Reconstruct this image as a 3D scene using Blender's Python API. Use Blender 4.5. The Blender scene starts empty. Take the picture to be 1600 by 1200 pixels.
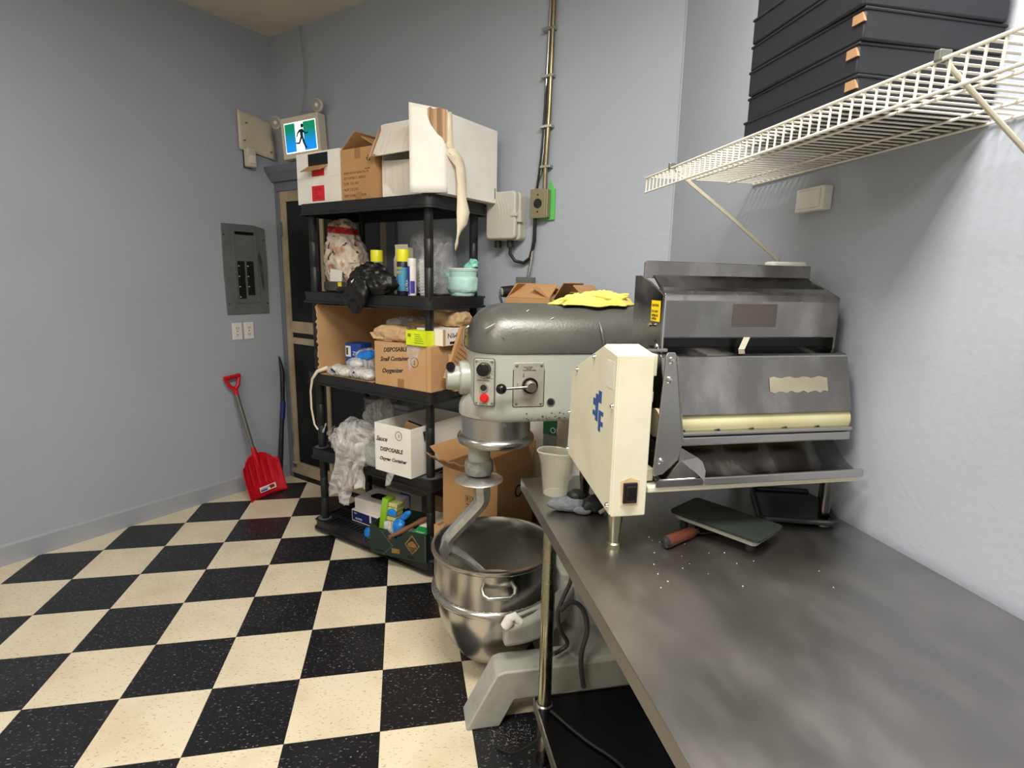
import bpy, bmesh, math, random
from mathutils import Vector, Matrix, noise, Euler
random.seed(7)
R = math.radians
PI = math.pi
scn = bpy.context.scene
col = scn.collection

# ------------------------------------------------------------ camera, world, light
cd = bpy.data.cameras.new('camera'); cam = bpy.data.objects.new('camera', cd); col.objects.link(cam)
YAW, PITCH, ROLL = 0.194345, -0.186648, 0.019701
fw = Vector((math.sin(YAW)*math.cos(PITCH), math.cos(YAW)*math.cos(PITCH), math.sin(PITCH)))
ri = Vector((math.cos(YAW), -math.sin(YAW), 0)); up = ri.cross(fw)
ri2 = ri*math.cos(ROLL)+up*math.sin(ROLL); up2 = ri2.cross(fw)
m3 = Matrix((ri2, up2, -fw)).transposed()
cam.matrix_world = Matrix.Translation((0.70656, -1.67574, 1.49896)) @ m3.to_4x4()
cd.sensor_width = 36; cd.lens = 36*875.8155/1600; cd.clip_start = .02
scn.camera = cam
scn.view_settings.view_transform = 'Standard'; scn.view_settings.look = 'None'
scn.view_settings.exposure = 0.27; scn.view_settings.gamma = 1.0
scn.view_settings.use_curve_mapping = False
w = bpy.data.worlds.new('world'); scn.world = w; w.use_nodes = True
w.node_tree.nodes['Background'].inputs[0].default_value = (.9, .93, 1, 1)
w.node_tree.nodes['Background'].inputs[1].default_value = .25
CEIL = 3.03
LAMPS = [((1.0, -1.05), 74, 1.2, .6), ((-.6, -2.1), 50, 1.2, .6), ((-1.1, .2), 8, .6, .6)]  # second lamp is unseen, added behind the camera for more frontal light
for i, ((x, y), pw, sx, sy) in enumerate(LAMPS):
    ld = bpy.data.lights.new('ceiling_lamp', 'AREA'); ld.shape = 'RECTANGLE'; ld.size = sx; ld.size_y = sy
    ld.energy = pw; ld.color = (1, .955, .88)
    lo = bpy.data.objects.new('ceiling_lamp', ld); lo.location = (x, y, CEIL-.06); col.objects.link(lo)

# ------------------------------------------------------------ materials
def srgb(c):
    return tuple(((v/255+.055)/1.055)**2.4 if v/255 > .04045 else v/255/12.92 for v in c)+(1,)
MATS = {}
def mat(name, c, rough=.5, metal=0, c2=None, scale=6, amt=.5, bump=0, bscale=40, spec=.5, stretch=None,
        trans=0, alpha=1, emit=0, coat=0, rvar=0, lo=.4, hi=.65, coord='Object', ior=1.45, sheen=0, anoise=None):
    if name in MATS: return MATS[name]
    m = bpy.data.materials.new(name); m.use_nodes = True; nt = m.node_tree; N = nt.nodes; L = nt.links
    b = N['Principled BSDF']
    b.inputs['Base Color'].default_value = srgb(c); b.inputs['Roughness'].default_value = rough
    b.inputs['Metallic'].default_value = metal; b.inputs['Specular IOR Level'].default_value = spec
    b.inputs['IOR'].default_value = ior
    b.inputs['Transmission Weight'].default_value = trans; b.inputs['Alpha'].default_value = alpha
    b.inputs['Coat Weight'].default_value = coat
    if sheen: b.inputs['Sheen Weight'].default_value = sheen
    if emit:
        b.inputs['Emission Color'].default_value = srgb(c); b.inputs['Emission Strength'].default_value = emit
    tc = N.new('ShaderNodeTexCoord'); mp = N.new('ShaderNodeMapping')
    L.new(tc.outputs[coord], mp.inputs[0])
    if stretch: mp.inputs['Scale'].default_value = stretch
    if c2 is not None or rvar:
        n = N.new('ShaderNodeTexNoise'); n.inputs['Scale'].default_value = scale; n.inputs['Detail'].default_value = 6
        L.new(mp.outputs[0], n.inputs['Vector'])
        mr = N.new('ShaderNodeMapRange'); mr.inputs[1].default_value = lo; mr.inputs[2].default_value = hi
        L.new(n.outputs[0], mr.inputs[0])
        if c2 is not None:
            mx = N.new('ShaderNodeMix'); mx.data_type = 'RGBA'
            mx.inputs[6].default_value = srgb(c); mx.inputs[7].default_value = srgb(c2)
            ml = N.new('ShaderNodeMath'); ml.operation = 'MULTIPLY'; ml.inputs[1].default_value = amt
            L.new(mr.outputs[0], ml.inputs[0]); L.new(ml.outputs[0], mx.inputs[0]); L.new(mx.outputs[2], b.inputs['Base Color'])
        if rvar:
            mr2 = N.new('ShaderNodeMapRange'); mr2.inputs[3].default_value = max(.02, rough-rvar); mr2.inputs[4].default_value = rough+rvar
            L.new(mr.outputs[0], mr2.inputs[0]); L.new(mr2.outputs[0], b.inputs['Roughness'])
    if bump:
        n2 = N.new('ShaderNodeTexNoise'); n2.inputs['Scale'].default_value = bscale; n2.inputs['Detail'].default_value = 4
        L.new(mp.outputs[0], n2.inputs['Vector'])
        bp = N.new('ShaderNodeBump'); bp.inputs['Strength'].default_value = bump; bp.inputs['Distance'].default_value = .004
        L.new(n2.outputs[0], bp.inputs['Height']); L.new(bp.outputs[0], b.inputs['Normal'])
    if anoise:  # opaque pale streaks stand in for highlights on crumpled film
        sc_, a0, a1 = anoise
        n3 = N.new('ShaderNodeTexNoise'); n3.inputs['Scale'].default_value = sc_; n3.inputs['Detail'].default_value = 3; n3.inputs['Distortion'].default_value = 1.5
        L.new(mp.outputs[0], n3.inputs['Vector'])
        ab = N.new('ShaderNodeMath'); ab.operation = 'SUBTRACT'; ab.inputs[1].default_value = .5; L.new(n3.outputs[0], ab.inputs[0])
        ab2 = N.new('ShaderNodeMath'); ab2.operation = 'ABSOLUTE'; L.new(ab.outputs[0], ab2.inputs[0])
        mr3 = N.new('ShaderNodeMapRange'); mr3.inputs[1].default_value = 0; mr3.inputs[2].default_value = .11; mr3.inputs[3].default_value = a1; mr3.inputs[4].default_value = a0
        L.new(ab2.outputs[0], mr3.inputs[0]); L.new(mr3.outputs[0], b.inputs['Alpha'])
    MATS[name] = m; return m

def fleck_mat(name, base, flecks, rough, sharp):
    """vinyl composition tile: base colour with stretched chips"""
    m = bpy.data.materials.new(name); m.use_nodes = True; nt = m.node_tree; N = nt.nodes; L = nt.links
    b = N['Principled BSDF']; b.inputs['Roughness'].default_value = rough
    g = N.new('ShaderNodeNewGeometry'); prev = None
    base_n = N.new('ShaderNodeTexNoise'); base_n.inputs['Scale'].default_value = 3.5; base_n.inputs['Detail'].default_value = 5
    L.new(g.outputs['Position'], base_n.inputs['Vector'])
    mrb = N.new('ShaderNodeMapRange'); mrb.inputs[1].default_value = .45; mrb.inputs[2].default_value = .75
    L.new(base_n.outputs[0], mrb.inputs[0])
    mx = N.new('ShaderNodeMix'); mx.data_type = 'RGBA'; mx.inputs[6].default_value = srgb(base[0]); mx.inputs[7].default_value = srgb(base[1])
    L.new(mrb.outputs[0], mx.inputs[0]); prev = mx.outputs[2]
    for k, (c, sc, st, th, rot) in enumerate(flecks):
        mp = N.new('ShaderNodeMapping'); mp.inputs['Scale'].default_value = st; mp.inputs['Rotation'].default_value = (0, 0, rot)
        mp.inputs['Location'].default_value = (k*3.1, k*1.7, 0)
        L.new(g.outputs['Position'], mp.inputs[0])
        n = N.new('ShaderNodeTexNoise'); n.inputs['Scale'].default_value = sc; n.inputs['Detail'].default_value = 1.5
        L.new(mp.outputs[0], n.inputs['Vector'])
        mr = N.new('ShaderNodeMapRange'); mr.inputs[1].default_value = th; mr.inputs[2].default_value = th+sharp
        L.new(n.outputs[0], mr.inputs[0])
        mk_ = N.new('ShaderNodeMix'); mk_.data_type = 'RGBA'; mk_.inputs[7].default_value = srgb(c)
        L.new(mr.outputs[0], mk_.inputs[0]); L.new(prev, mk_.inputs[6]); prev = mk_.outputs[2]
    L.new(prev, b.inputs['Base Color'])
    bn = N.new('ShaderNodeTexNoise'); bn.inputs['Scale'].default_value = 14; L.new(g.outputs['Position'], bn.inputs['Vector'])
    bp = N.new('ShaderNodeBump'); bp.inputs['Strength'].default_value = .12; bp.inputs['Distance'].default_value = .01
    L.new(bn.outputs[0], bp.inputs['Height']); L.new(bp.outputs[0], b.inputs['Normal'])
    return m
T_WHITE = fleck_mat('tile_cream', ((222, 210, 184), (205, 190, 160)),
    [((176, 158, 128), 60, (1, 2.6, 1), .64, .5), ((130, 112, 88), 70, (1, 3, 1), .70, -.4)], .38, .05)
T_BLACK = fleck_mat('tile_black', ((20, 20, 23), (30, 30, 34)),
    [((96, 96, 98), 60, (1, 2.4, 1), .645, .4), ((165, 165, 162), 66, (1, 2.6, 1), .70, -.5)], .36, .04)
M = {}
M['wall'] = mat('wall_paint', (165, 171, 182), .55, c2=(158, 164, 175), scale=2, bump=.25, bscale=60)
M['trim'] = mat('trim_paint', (112, 118, 128), .45, c2=(98, 103, 112), scale=5, bump=.2, bscale=30)
M['ceil'] = mat('ceiling_paint', (208, 202, 188), .8, c2=(196, 190, 174), scale=2, bump=.5, bscale=120)
M['grout'] = mat('grout', (40, 36, 32), .8)
M['doorcream'] = mat('door_cream', (176, 160, 134), .45, c2=(140, 124, 100), scale=7, amt=.6)
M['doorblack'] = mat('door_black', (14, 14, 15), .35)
M['blackpl'] = mat('black_plastic', (24, 24, 26), .42, c2=(38, 38, 40), scale=9, bump=.15, bscale=90)
M['blackgl'] = mat('black_gloss', (16, 16, 17), .2)
M['worn'] = mat('worn_plastic', (92, 92, 94), .45, c2=(60, 60, 62), scale=20)
M['rubber'] = mat('black_rubber', (22, 22, 22), .6)
M['cord'] = mat('cord_grey', (62, 62, 62), .5)
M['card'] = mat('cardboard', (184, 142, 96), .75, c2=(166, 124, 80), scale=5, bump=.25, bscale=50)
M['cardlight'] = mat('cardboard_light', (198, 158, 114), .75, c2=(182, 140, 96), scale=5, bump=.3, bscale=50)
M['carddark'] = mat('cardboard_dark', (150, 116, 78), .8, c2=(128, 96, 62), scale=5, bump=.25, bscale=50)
M['cardwhite'] = mat('white_card', (240, 237, 230), .6, c2=(226, 219, 206), scale=4, amt=.7, bump=.2, bscale=30)
M['cardgrey'] = mat('corrugated_white', (222, 215, 203), .75, c2=(204, 194, 178), scale=7, amt=.5, bump=.35, bscale=14, stretch=(9, 1, 1))
M['tape'] = mat('paper_tape', (226, 216, 192), .55, c2=(206, 190, 158), scale=12)
M['browntape'] = mat('brown_tape', (160, 116, 72), .3)
M['ink'] = mat('ink', (20, 18, 20), .6)
M['inkbrown'] = mat('print_ink', (84, 60, 40), .7)
M['inkgrey'] = mat('grey_ink', (60, 60, 60), .6)
M['red'] = mat('red_label', (214, 36, 48), .5)
M['darkred'] = mat('dark_red', (150, 24, 34), .6)
M['neon'] = mat('neon_yellow', (222, 236, 30), .5, c2=(190, 205, 30), scale=14)
M['white'] = mat('white_plastic', (226, 224, 218), .4)
M['beige'] = mat('beige_plastic', (212, 204, 184), .45, c2=(200, 190, 168), scale=8)
M['lensgrey'] = mat('lamp_lens', (150, 148, 138), .25)
M['panelgrey'] = mat('panel_grey', (102, 108, 108), .45, c2=(84, 90, 90), scale=8)
M['paneldark'] = mat('panel_scorch', (58, 60, 60), .5, c2=(90, 94, 94), scale=14)
M['cream'] = mat('cream_enamel', (216, 211, 188), .4, c2=(198, 190, 160), scale=7, amt=.7, lo=.45, hi=.7, rvar=.1)
M['legsteel'] = mat('leg_steel', (168, 166, 146), .27, 1, c2=(140, 138, 118), scale=20, rvar=.08)
M['steel'] = mat('stainless', (178, 176, 172), .3, 1, c2=(206, 204, 200), scale=3, rvar=.13, lo=.3, hi=.75, bump=.04, bscale=30)
M['steelh'] = mat('stainless_hood', (146, 142, 138), .28, 1, c2=(212, 209, 206), scale=7, rvar=.18, lo=.42, hi=.72, stretch=(1.6, .5, .8), bump=.05, bscale=12)
M['steelt'] = mat('stainless_table', (150, 147, 145), .34, 1, c2=(172, 169, 167), scale=5, rvar=.06, lo=.3, hi=.7, bump=.02, bscale=25, stretch=(2, 1, 1))
M['steeld'] = mat('dark_steel', (96, 94, 92), .3, 1, c2=(120, 118, 116), scale=6, rvar=.1)
M['chrome'] = mat('chrome', (205, 205, 205), .14, 1)
M['cast'] = mat('cast_aluminium', (196, 196, 192), .4, .85, c2=(150, 150, 148), scale=30, rvar=.12, bump=.25, bscale=90)
M['paint'] = mat('mixer_paint', (168, 171, 162), .32, c2=(158, 161, 152), scale=4, bump=.1, bscale=30, coat=.2)
M['paintw'] = mat('mixer_paint_worn', (164, 164, 155), .42, c2=(112, 108, 100), scale=11, amt=.55, lo=.5, hi=.72, bump=.3, bscale=60)
M['cap'] = mat('mixer_cap', (92, 92, 88), .36, c2=(106, 105, 100), scale=5, bump=.15, bscale=120, rvar=.06, metal=.35)
M['plate'] = mat('alu_plate', (186, 184, 174), .42, .55, c2=(168, 166, 156), scale=30)
M['yellowcloth'] = mat('yellow_cloth', (236, 220, 104), .9, c2=(222, 200, 84), scale=10, bump=.5, bscale=160, sheen=.3)
M['blackcloth'] = mat('black_cloth', (14, 14, 15), .42)
M['grayglove'] = mat('grey_glove', (84, 87, 92), .9, c2=(108, 111, 116), scale=60, bump=.6, bscale=150)
M['blackbag'] = mat('black_fabric', (16, 16, 17), .42, bump=.5, bscale=30)
M['clearbag'] = mat('clear_film', (232, 232, 232), .16, alpha=.17, anoise=(6, .07, .34), c2=(250, 250, 250), scale=14, bump=.9, bscale=9, spec=.9)
M['hazebag'] = mat('hazy_film', (224, 223, 220), .12, alpha=.3, anoise=(6.5, .2, .55), c2=(248, 248, 246), scale=16, bump=1, bscale=9, spec=.9)
M['clearpl'] = mat('clear_plastic', (205, 208, 210), .1, alpha=.3, spec=.9)
M['teal'] = mat('teal_film', (192, 232, 224), .3, alpha=.93, c2=(206, 240, 234), scale=16, bump=.8, bscale=28)
M['tealtint'] = mat('teal_film_bright', (140, 218, 204), .3, c2=(150, 224, 210), scale=16)
M['cup'] = mat('measuring_plastic', (226, 222, 196), .2, alpha=.13, c2=(240, 238, 224), scale=12, bump=.3, bscale=30)
M['cupmark'] = mat('measure_marks', (150, 146, 122), .5)
M['foam'] = mat('foam', (226, 226, 226), .6)
M['yellowcap'] = mat('yellow_cap', (226, 220, 30), .35)
M['canblue'] = mat('can_blue', (88, 160, 196), .3, c2=(60, 110, 150), scale=14)
M['cannavy'] = mat('can_navy', (36, 42, 60), .3)
M['cangrey'] = mat('can_grey', (110, 120, 130), .35)
M['purple'] = mat('can_purple', (64, 58, 150), .35)
M['bluebox'] = mat('blue_box', (28, 66, 150), .5, c2=(40, 110, 190), scale=10)
M['navybox'] = mat('navy_box', (26, 36, 100), .5)
M['green'] = mat('green_print', (26, 150, 70), .5)
M['dkgreen'] = mat('dark_green_crate', (36, 52, 44), .6, c2=(26, 38, 34), scale=6, bump=.2, bscale=30)
M['greenmark'] = mat('crate_line', (96, 104, 84), .6)
M['gold'] = mat('crate_gold', (150, 116, 60), .6, c2=(96, 72, 40), scale=40)
M['lime'] = mat('lime_pack', (130, 176, 40), .35, c2=(150, 196, 60), scale=10)
M['sponge'] = mat('sponge_yellow', (196, 190, 120), .8, c2=(150, 160, 90), scale=30, stretch=(1, 1, 6))
M['bluefilm'] = mat('blue_film', (20, 110, 200), .3, c2=(40, 150, 230), scale=18, bump=.5, bscale=24)
M['kraft'] = mat('kraft_paper', (196, 166, 126), .6, c2=(170, 138, 98), scale=9, bump=.7, bscale=18)
M['redprint'] = mat('red_print', (140, 52, 44), .6)
M['redplastic'] = mat('red_plastic', (196, 18, 36), .35, c2=(176, 14, 30), scale=3)
M['bagprint'] = mat('bag_cream', (214, 200, 182), .25, c2=(170, 118, 86), scale=15, amt=.8, lo=.5, hi=.62, bump=.9, bscale=18, alpha=.92)
M['bagred'] = mat('bag_red', (176, 42, 34), .35, bump=.6, bscale=20)
M['wood'] = mat('wood_handle', (84, 42, 24), .45, c2=(58, 28, 14), scale=18, stretch=(1, 8, 8))
M['stick'] = mat('stick_wood', (124, 84, 56), .6)
M['shovelgrey'] = mat('shaft_grey', (128, 128, 126), .3, .6)
M['wire'] = mat('wire_white', (226, 222, 208), .35)
M['brace'] = mat('brace_cream', (204, 196, 174), .35)
M['brass'] = mat('conduit_metal', (150, 138, 108), .3, .9, c2=(120, 108, 84), scale=14)
M['armour'] = mat('armour_cable', (176, 176, 172), .3, .9)
M['cover'] = mat('cover_grey', (192, 190, 180), .42)
M['metalbox'] = mat('metal_box', (128, 130, 122), .4, .6)
M['tan'] = mat('outlet_tan', (146, 138, 112), .4, .5)
M['greentape'] = mat('green_patch', (96, 190, 96), .6)
M['pizza'] = mat('pizza_box', (26, 27, 32), .55, c2=(34, 35, 42), scale=3, bump=.1, bscale=20)
M['label'] = mat('yellow_label', (240, 206, 20), .4)
M['roller'] = mat('cream_roller', (206, 200, 158), .4, c2=(176, 166, 120), scale=6)
M['wornlabel'] = mat('worn_label', (150, 142, 124), .6, c2=(176, 168, 150), scale=12, metal=.2)
M['blue'] = mat('logo_blue', (44, 76, 140), .4)
M['glass'] = mat('dark_glass', (40, 46, 44), .08, c2=(52, 58, 56), scale=4, metal=.2)
M['white_dust'] = mat('flour', (224, 220, 210), .9)
M['dough'] = mat('dough_residue', (150, 142, 124), .7, c2=(110, 104, 94), scale=20)
M['bulb'] = mat('diffuser', (255, 250, 238), .6, emit=1.2)
M['signg'] = mat('sign_white', (250, 255, 255), .5, emit=.9)
M['redbtn'] = mat('red_button', (200, 20, 30), .2, coat=.5)
M['corr'] = mat('corrugated_flute', (196, 160, 124), .8, c2=(140, 106, 74), scale=1.2, amt=.9, lo=.45, hi=.55, stretch=(60, .3, .3))

def sign_mat():
    m = bpy.data.materials.new('sign_gradient'); m.use_nodes = True; N = m.node_tree.nodes; L = m.node_tree.links
    b = N['Principled BSDF']; tc = N.new('ShaderNodeTexCoord'); sp = N.new('ShaderNodeSeparateXYZ'); r = N.new('ShaderNodeValToRGB')
    mr = N.new('ShaderNodeMapRange'); mr.inputs[1].default_value = -.1; mr.inputs[2].default_value = .1
    L.new(tc.outputs['Object'], sp.inputs[0]); L.new(sp.outputs[2], mr.inputs[0]); L.new(mr.outputs[0], r.inputs[0])
    r.color_ramp.elements[0].position = .2; r.color_ramp.elements[0].color = srgb((10, 130, 215))
    r.color_ramp.elements[1].position = .75; r.color_ramp.elements[1].color = srgb((0, 120, 85))
    L.new(r.outputs[0], b.inputs['Base Color']); L.new(r.outputs[0], b.inputs['Emission Color']); b.inputs['Emission Strength'].default_value = .75
    return m
M['sign'] = sign_mat()

# ------------------------------------------------------------ mesh helpers
class MB:
    def __init__(s): s.v = []; s.f = []
    def add(s, vs, fs):
        o = len(s.v); s.v += [tuple(v) for v in vs]; s.f += [tuple(i+o for i in f) for f in fs]; return s
    def box(s, x0, x1, y0, y1, z0, z1):
        v = [(x, y, z) for z in (z0, z1) for y in (y0, y1) for x in (x0, x1)]
        return s.add(v, [(0, 2, 3, 1), (4, 5, 7, 6), (0, 1, 5, 4), (2, 6, 7, 3), (0, 4, 6, 2), (1, 3, 7, 5)])
    def prism(s, poly, a, b, ax='z'):
        """polygon extruded along ax. poly coords: z->(x,y), y->(x,z), x->(y,z)"""
        def P(p, t): return {'z': (p[0], p[1], t), 'y': (p[0], t, p[1]), 'x': (t, p[0], p[1])}[ax]
        n = len(poly)
        v = [P(p, a) for p in poly]+[P(p, b) for p in poly]
        f = [tuple(range(n))[::-1], tuple(range(n, 2*n))]+[(i, (i+1) % n, n+(i+1) % n, n+i) for i in range(n)]
        return s.add(v, f)
    def tube(s, pts, r, n=10, caps=True, flat=1.0):
        pts = [Vector(p) for p in pts]; rs = r if isinstance(r, (list, tuple)) else [r]*len(pts)
        t0 = (pts[1]-pts[0]).normalized()
        u = t0.orthogonal().normalized(); vs = []
        for i, p in enumerate(pts):
            t = (pts[min(i+1, len(pts)-1)]-pts[max(i-1, 0)]).normalized()
            u = (u-t*u.dot(t))
            if u.length < 1e-6: u = t.orthogonal()
            u.normalize(); w_ = t.cross(u)
            for k in range(n):
                a = 2*PI*k/n; vs.append(p+(u*math.cos(a)+w_*math.sin(a)*flat)*rs[i])
        f = []
        for i in range(len(pts)-1):
            for k in range(n):
                a = i*n+k; b = i*n+(k+1) % n; f.append((a, b, b+n, a+n))
        if caps: f += [tuple(range(n))[::-1], tuple(range(len(vs)-n, len(vs)))]
        return s.add(vs, f)
    def cyl(s, a, b, r, r2=None, n=16): return s.tube([a, b], [r, r if r2 is None else r2], n)
    def lathe(s, prof, c=(0, 0, 0), n=32, close=False, a0=0, a1=2*PI):
        vs = []; full = abs(a1-a0-2*PI) < 1e-6; cnt = n if full else n+1
        for (r, z) in prof:
            for k in range(cnt):
                a = a0+(a1-a0)*k/n; vs.append((c[0]+r*math.cos(a), c[1]+r*math.sin(a), c[2]+z))
        f = []
        for i in range(len(prof)-1):
            for k in range(n):
                k2 = (k+1) % cnt; f.append((i*cnt+k, i*cnt+k2, (i+1)*cnt+k2, (i+1)*cnt+k))
        if close: f += [tuple(range(cnt))[::-1], tuple(range(len(vs)-cnt, len(vs)))]
        return s.add(vs, f)
    def grid(s, fn, nu, nv):
        vs = [fn(i/nu, j/nv) for j in range(nv+1) for i in range(nu+1)]
        f = [(j*(nu+1)+i, j*(nu+1)+i+1, (j+1)*(nu+1)+i+1, (j+1)*(nu+1)+i) for j in range(nv) for i in range(nu)]
        return s.add(vs, f)
    def mesh(s, name, fixn=True):
        me = bpy.data.meshes.new(name); me.from_pydata(s.v, [], s.f); me.update()
        if fixn:
            bm = bmesh.new(); bm.from_mesh(me); bmesh.ops.recalc_face_normals(bm, faces=bm.faces); bm.to_mesh(me); bm.free()
        return me

def ob(name, mb, m, parent=None, loc=(0, 0, 0), rot=(0, 0, 0), smooth=0, bevel=0, solid=0, seg=2, **props):
    me = mb.mesh(name) if isinstance(mb, MB) else mb
    mats = m if isinstance(m, list) else [m]
    if not me.materials:
        for x in mats: me.materials.append(x)
    if smooth:
        for p in me.polygons: p.use_smooth = True
        me.set_sharp_from_angle(angle=R(smooth if smooth > 1 else 40))
    o = bpy.data.objects.new(name, me); col.objects.link(o)
    o.location = loc; o.rotation_euler = rot
    if parent: o.parent = parent
    if solid:
        md = o.modifiers.new('solid', 'SOLIDIFY'); md.thickness = solid; md.offset = 0
    if bevel:
        md = o.modifiers.new('bevel', 'BEVEL'); md.width = bevel; md.segments = seg; md.limit_method = 'ANGLE'; md.angle_limit = R(35)
    for k, v in props.items(): o[k] = v
    return o
def thing(name, label, cat, loc=(0, 0, 0), rotz=0, group=None, rot=None):
    o = bpy.data.objects.new(name, None); col.objects.link(o); o.empty_display_size = .05
    o.location = loc; o.rotation_euler = rot if rot else (0, 0, rotz); o['label'] = label; o['category'] = cat
    if group: o['group'] = group
    return o
def tag(o, label, cat, group=None):
    o['label'] = label; o['category'] = cat
    if group: o['group'] = group
    return o
def text(name, s, size, m, parent, loc, rot=(PI/2, 0, 0), align='LEFT', shear=0, width=None, depth=.0004, bold=0):
    cu = bpy.data.curves.new(name, 'FONT'); cu.body = s; cu.size = size; cu.align_x = align; cu.shear = shear
    cu.extrude = depth; cu.resolution_u = 2; cu.offset = bold
    to = bpy.data.objects.new('t', cu); col.objects.link(to)
    bpy.context.view_layer.update()
    me = bpy.data.meshes.new_from_object(to); bpy.data.objects.remove(to)
    me.name = name; me.materials.clear()
    if width:
        xs = [v.co.x for v in me.vertices]
        if xs:
            k = width/(max(xs)-min(xs))
            for v in me.vertices: v.co.x *= k
    return ob(name, me, m, parent, loc, rot)
def fold(p, sc, seed=0):
    """ridged noise: sharp creases"""
    q = Vector(p)*sc+Vector((seed*7.3, seed*3.1, seed*5.7))
    a = 1-abs(noise.noise(q))*2; b = 1-abs(noise.noise(q*2.1+Vector((5, 5, 5))))*2
    return a*.65+b*.35-.4
def blob(shape, amp, sc, seed=0, sub=4, stretch=(1, 1, 1), flat=None):
    """crumpled closed form; shape(dir)->point"""
    bm = bmesh.new(); bmesh.ops.create_icosphere(bm, subdivisions=sub, radius=1)
    mb = MB()
    vs = []
    for v in bm.verts:
        d = v.co.normalized(); p = Vector(shape(d)); q = Vector((p.x*stretch[0], p.y*stretch[1], p.z*stretch[2]))
        p = p+d*amp*fold(q, sc, seed)
        if flat is not None and p.z < flat: p.z = flat+(p.z-flat)*.04
        vs.append(p)
    mb.add(vs, [tuple(x.index for x in f.verts) for f in bm.faces]); bm.free(); return mb
def ell(a, b, c, zc=0, pw=1.0):
    def f(d):
        s = lambda t: math.copysign(abs(t)**pw, t)
        return (a*s(d.x), b*s(d.y), zc+c*s(d.z))
    return f
def sheet(fn, nu=24, nv=24): return MB().grid(fn, nu, nv)
def rrect(x0, x1, y0, y1, r, n=5):
    pts = []
    for cx, cy, a in ((x1-r, y1-r, 0), (x0+r, y1-r, 90), (x0+r, y0+r, 180), (x1-r, y0+r, 270)):
        for k in range(n+1):
            t = R(a+90*k/n); pts.append((cx+r*math.cos(t), cy+r*math.sin(t)))
    return pts
def carton(name, label, cat, w, d, h, m, loc, rotz, flaps=(), open_=True, group=None, t=.004, rot=None, mflap=None):
    """base centre at loc; open box body plus hinged flaps (side, length, angle from upright outward)"""
    r = thing(name, label, cat, loc, rotz, group, rot)
    b = MB(); x, y = w/2, d/2
    b.box(-x, x, -y, y, 0, t)
    b.box(-x, x, -y, -y+t, t, h).box(-x, x, y-t, y, t, h).box(-x, -x+t, -y+t, y-t, t, h).box(x-t, x, -y+t, y-t, t, h)
    if not open_: b.box(-x+t, x-t, -y+t, y-t, h-t, h)
    ob('body', b, m, r)
    for sd, L_, a in flaps:
        wid = w if sd in 'fb' else d
        fb = MB()
        if sd in 'fb': fb.box(-wid/2+.003, wid/2-.003, -t/2, t/2, 0, L_)
        else: fb.box(-t/2, t/2, -wid/2+.003, wid/2-.003, 0, L_)
        o = {'f': (0, -y+t/2, h), 'b': (0, y-t/2, h), 'l': (-x+t/2, 0, h), 'r': (x-t/2, 0, h)}[sd]
        ro = {'f': (R(a), 0, 0), 'b': (R(-a), 0, 0), 'l': (0, R(-a), 0), 'r': (0, R(a), 0)}[sd]
        ob('flap', fb, mflap or m, r, o, ro)
    return r
def recycle(parent, loc, s, m, rot=(PI/2, 0, 0), name='recycling_symbol'):
    b = MB()
    for k in range(3):
        a = R(90+120*k); c, sn = math.cos(a), math.sin(a)
        def P(x, y): return ((x*sn+y*c)*s, (-x*c+y*sn)*s)
        q = [P(-.38, .52), P(.12, .52), P(.3, .28), P(.12, .28), P(.02, .36), P(-.30, .36)]
        b.prism([(x, y) for x, y in q], 0, .0005)
        q = [P(.30, .62), P(.46, .2), P(.08, .32)]
        b.prism(q, 0, .0005)
    return ob(name, b, m, parent, loc, rot)
def arrow_mark(parent, loc, s, m, name='handling_symbol'):
    b = MB()
    for q in ([(-.5, -.6), (.5, -.6), (.5, -.54), (-.5, -.54)], [(-.5, .54), (.5, .54), (.5, .6), (-.5, .6)],
              [(-.5, -.54), (-.44, -.54), (-.44, .54), (-.5, .54)], [(.44, -.54), (.5, -.54), (.5, .54), (.44, .54)],
              [(-.13, -.1), (.13, -.1), (.13, .4), (-.13, .4)], [(-.3, -.1), (0, -.42), (.3, -.1)]):
        b.prism([(x*s, y*s) for x, y in q], 0, .0005)
    return ob(name, b, m, parent, loc, (PI/2, 0, 0))

# frames: back wall (45 degrees), left wall, shelf
s2 = math.sqrt(.5)
A = Vector((-.125, 2.62, 0)); E1 = Vector((s2, -s2, 0)); N1 = Vector((s2, s2, 0)); E2 = Vector((-s2, -s2, 0)); N2 = Vector((s2, -s2, 0))
def BW(u, z, off=0): return A+E1*u-N1*off+Vector((0, 0, z))
def LW(u, z, off=0): return A-E2*u+N2*off+Vector((0, 0, z))      # u negative towards the left
S0 = Vector((.165, 1.605, 0))
def SP(u, v, z): return S0+E1*u+N1*v+Vector((0, 0, z))
RB, RL = -PI/4, PI/4

# ------------------------------------------------------------ room
BX = 1.85; Bc = (BX, A.x+A.y-BX)
poly = [(BX, -3.5), Bc, (A.x, A.y), (-2.6, A.y-2.6-A.x*1+0*0), (-2.6, -3.5)]
poly[3] = (-2.6, A.y-(A.x+2.6))
def clip(sub, cl):
    out = sub
    for i in range(len(cl)):
        a = cl[i]; b = cl[(i+1) % len(cl)]; inp = out; out = []
        if not inp: break
        side = lambda p: (b[0]-a[0])*(p[1]-a[1])-(b[1]-a[1])*(p[0]-a[0])
        for k in range(len(inp)):
            p, q = inp[k], inp[(k+1) % len(inp)]; sp, sq = side(p), side(q)
            if sp >= 0: out.append(p)
            if (sp >= 0) != (sq >= 0):
                t = sp/(sp-sq); out.append((p[0]+(q[0]-p[0])*t, p[1]+(q[1]-p[1])*t))
    return out
floor = ob('floor', MB().prism(poly, -.12, -.003), M['grout'], kind='structure')
TS = .3048
tmesh = {}
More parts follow.
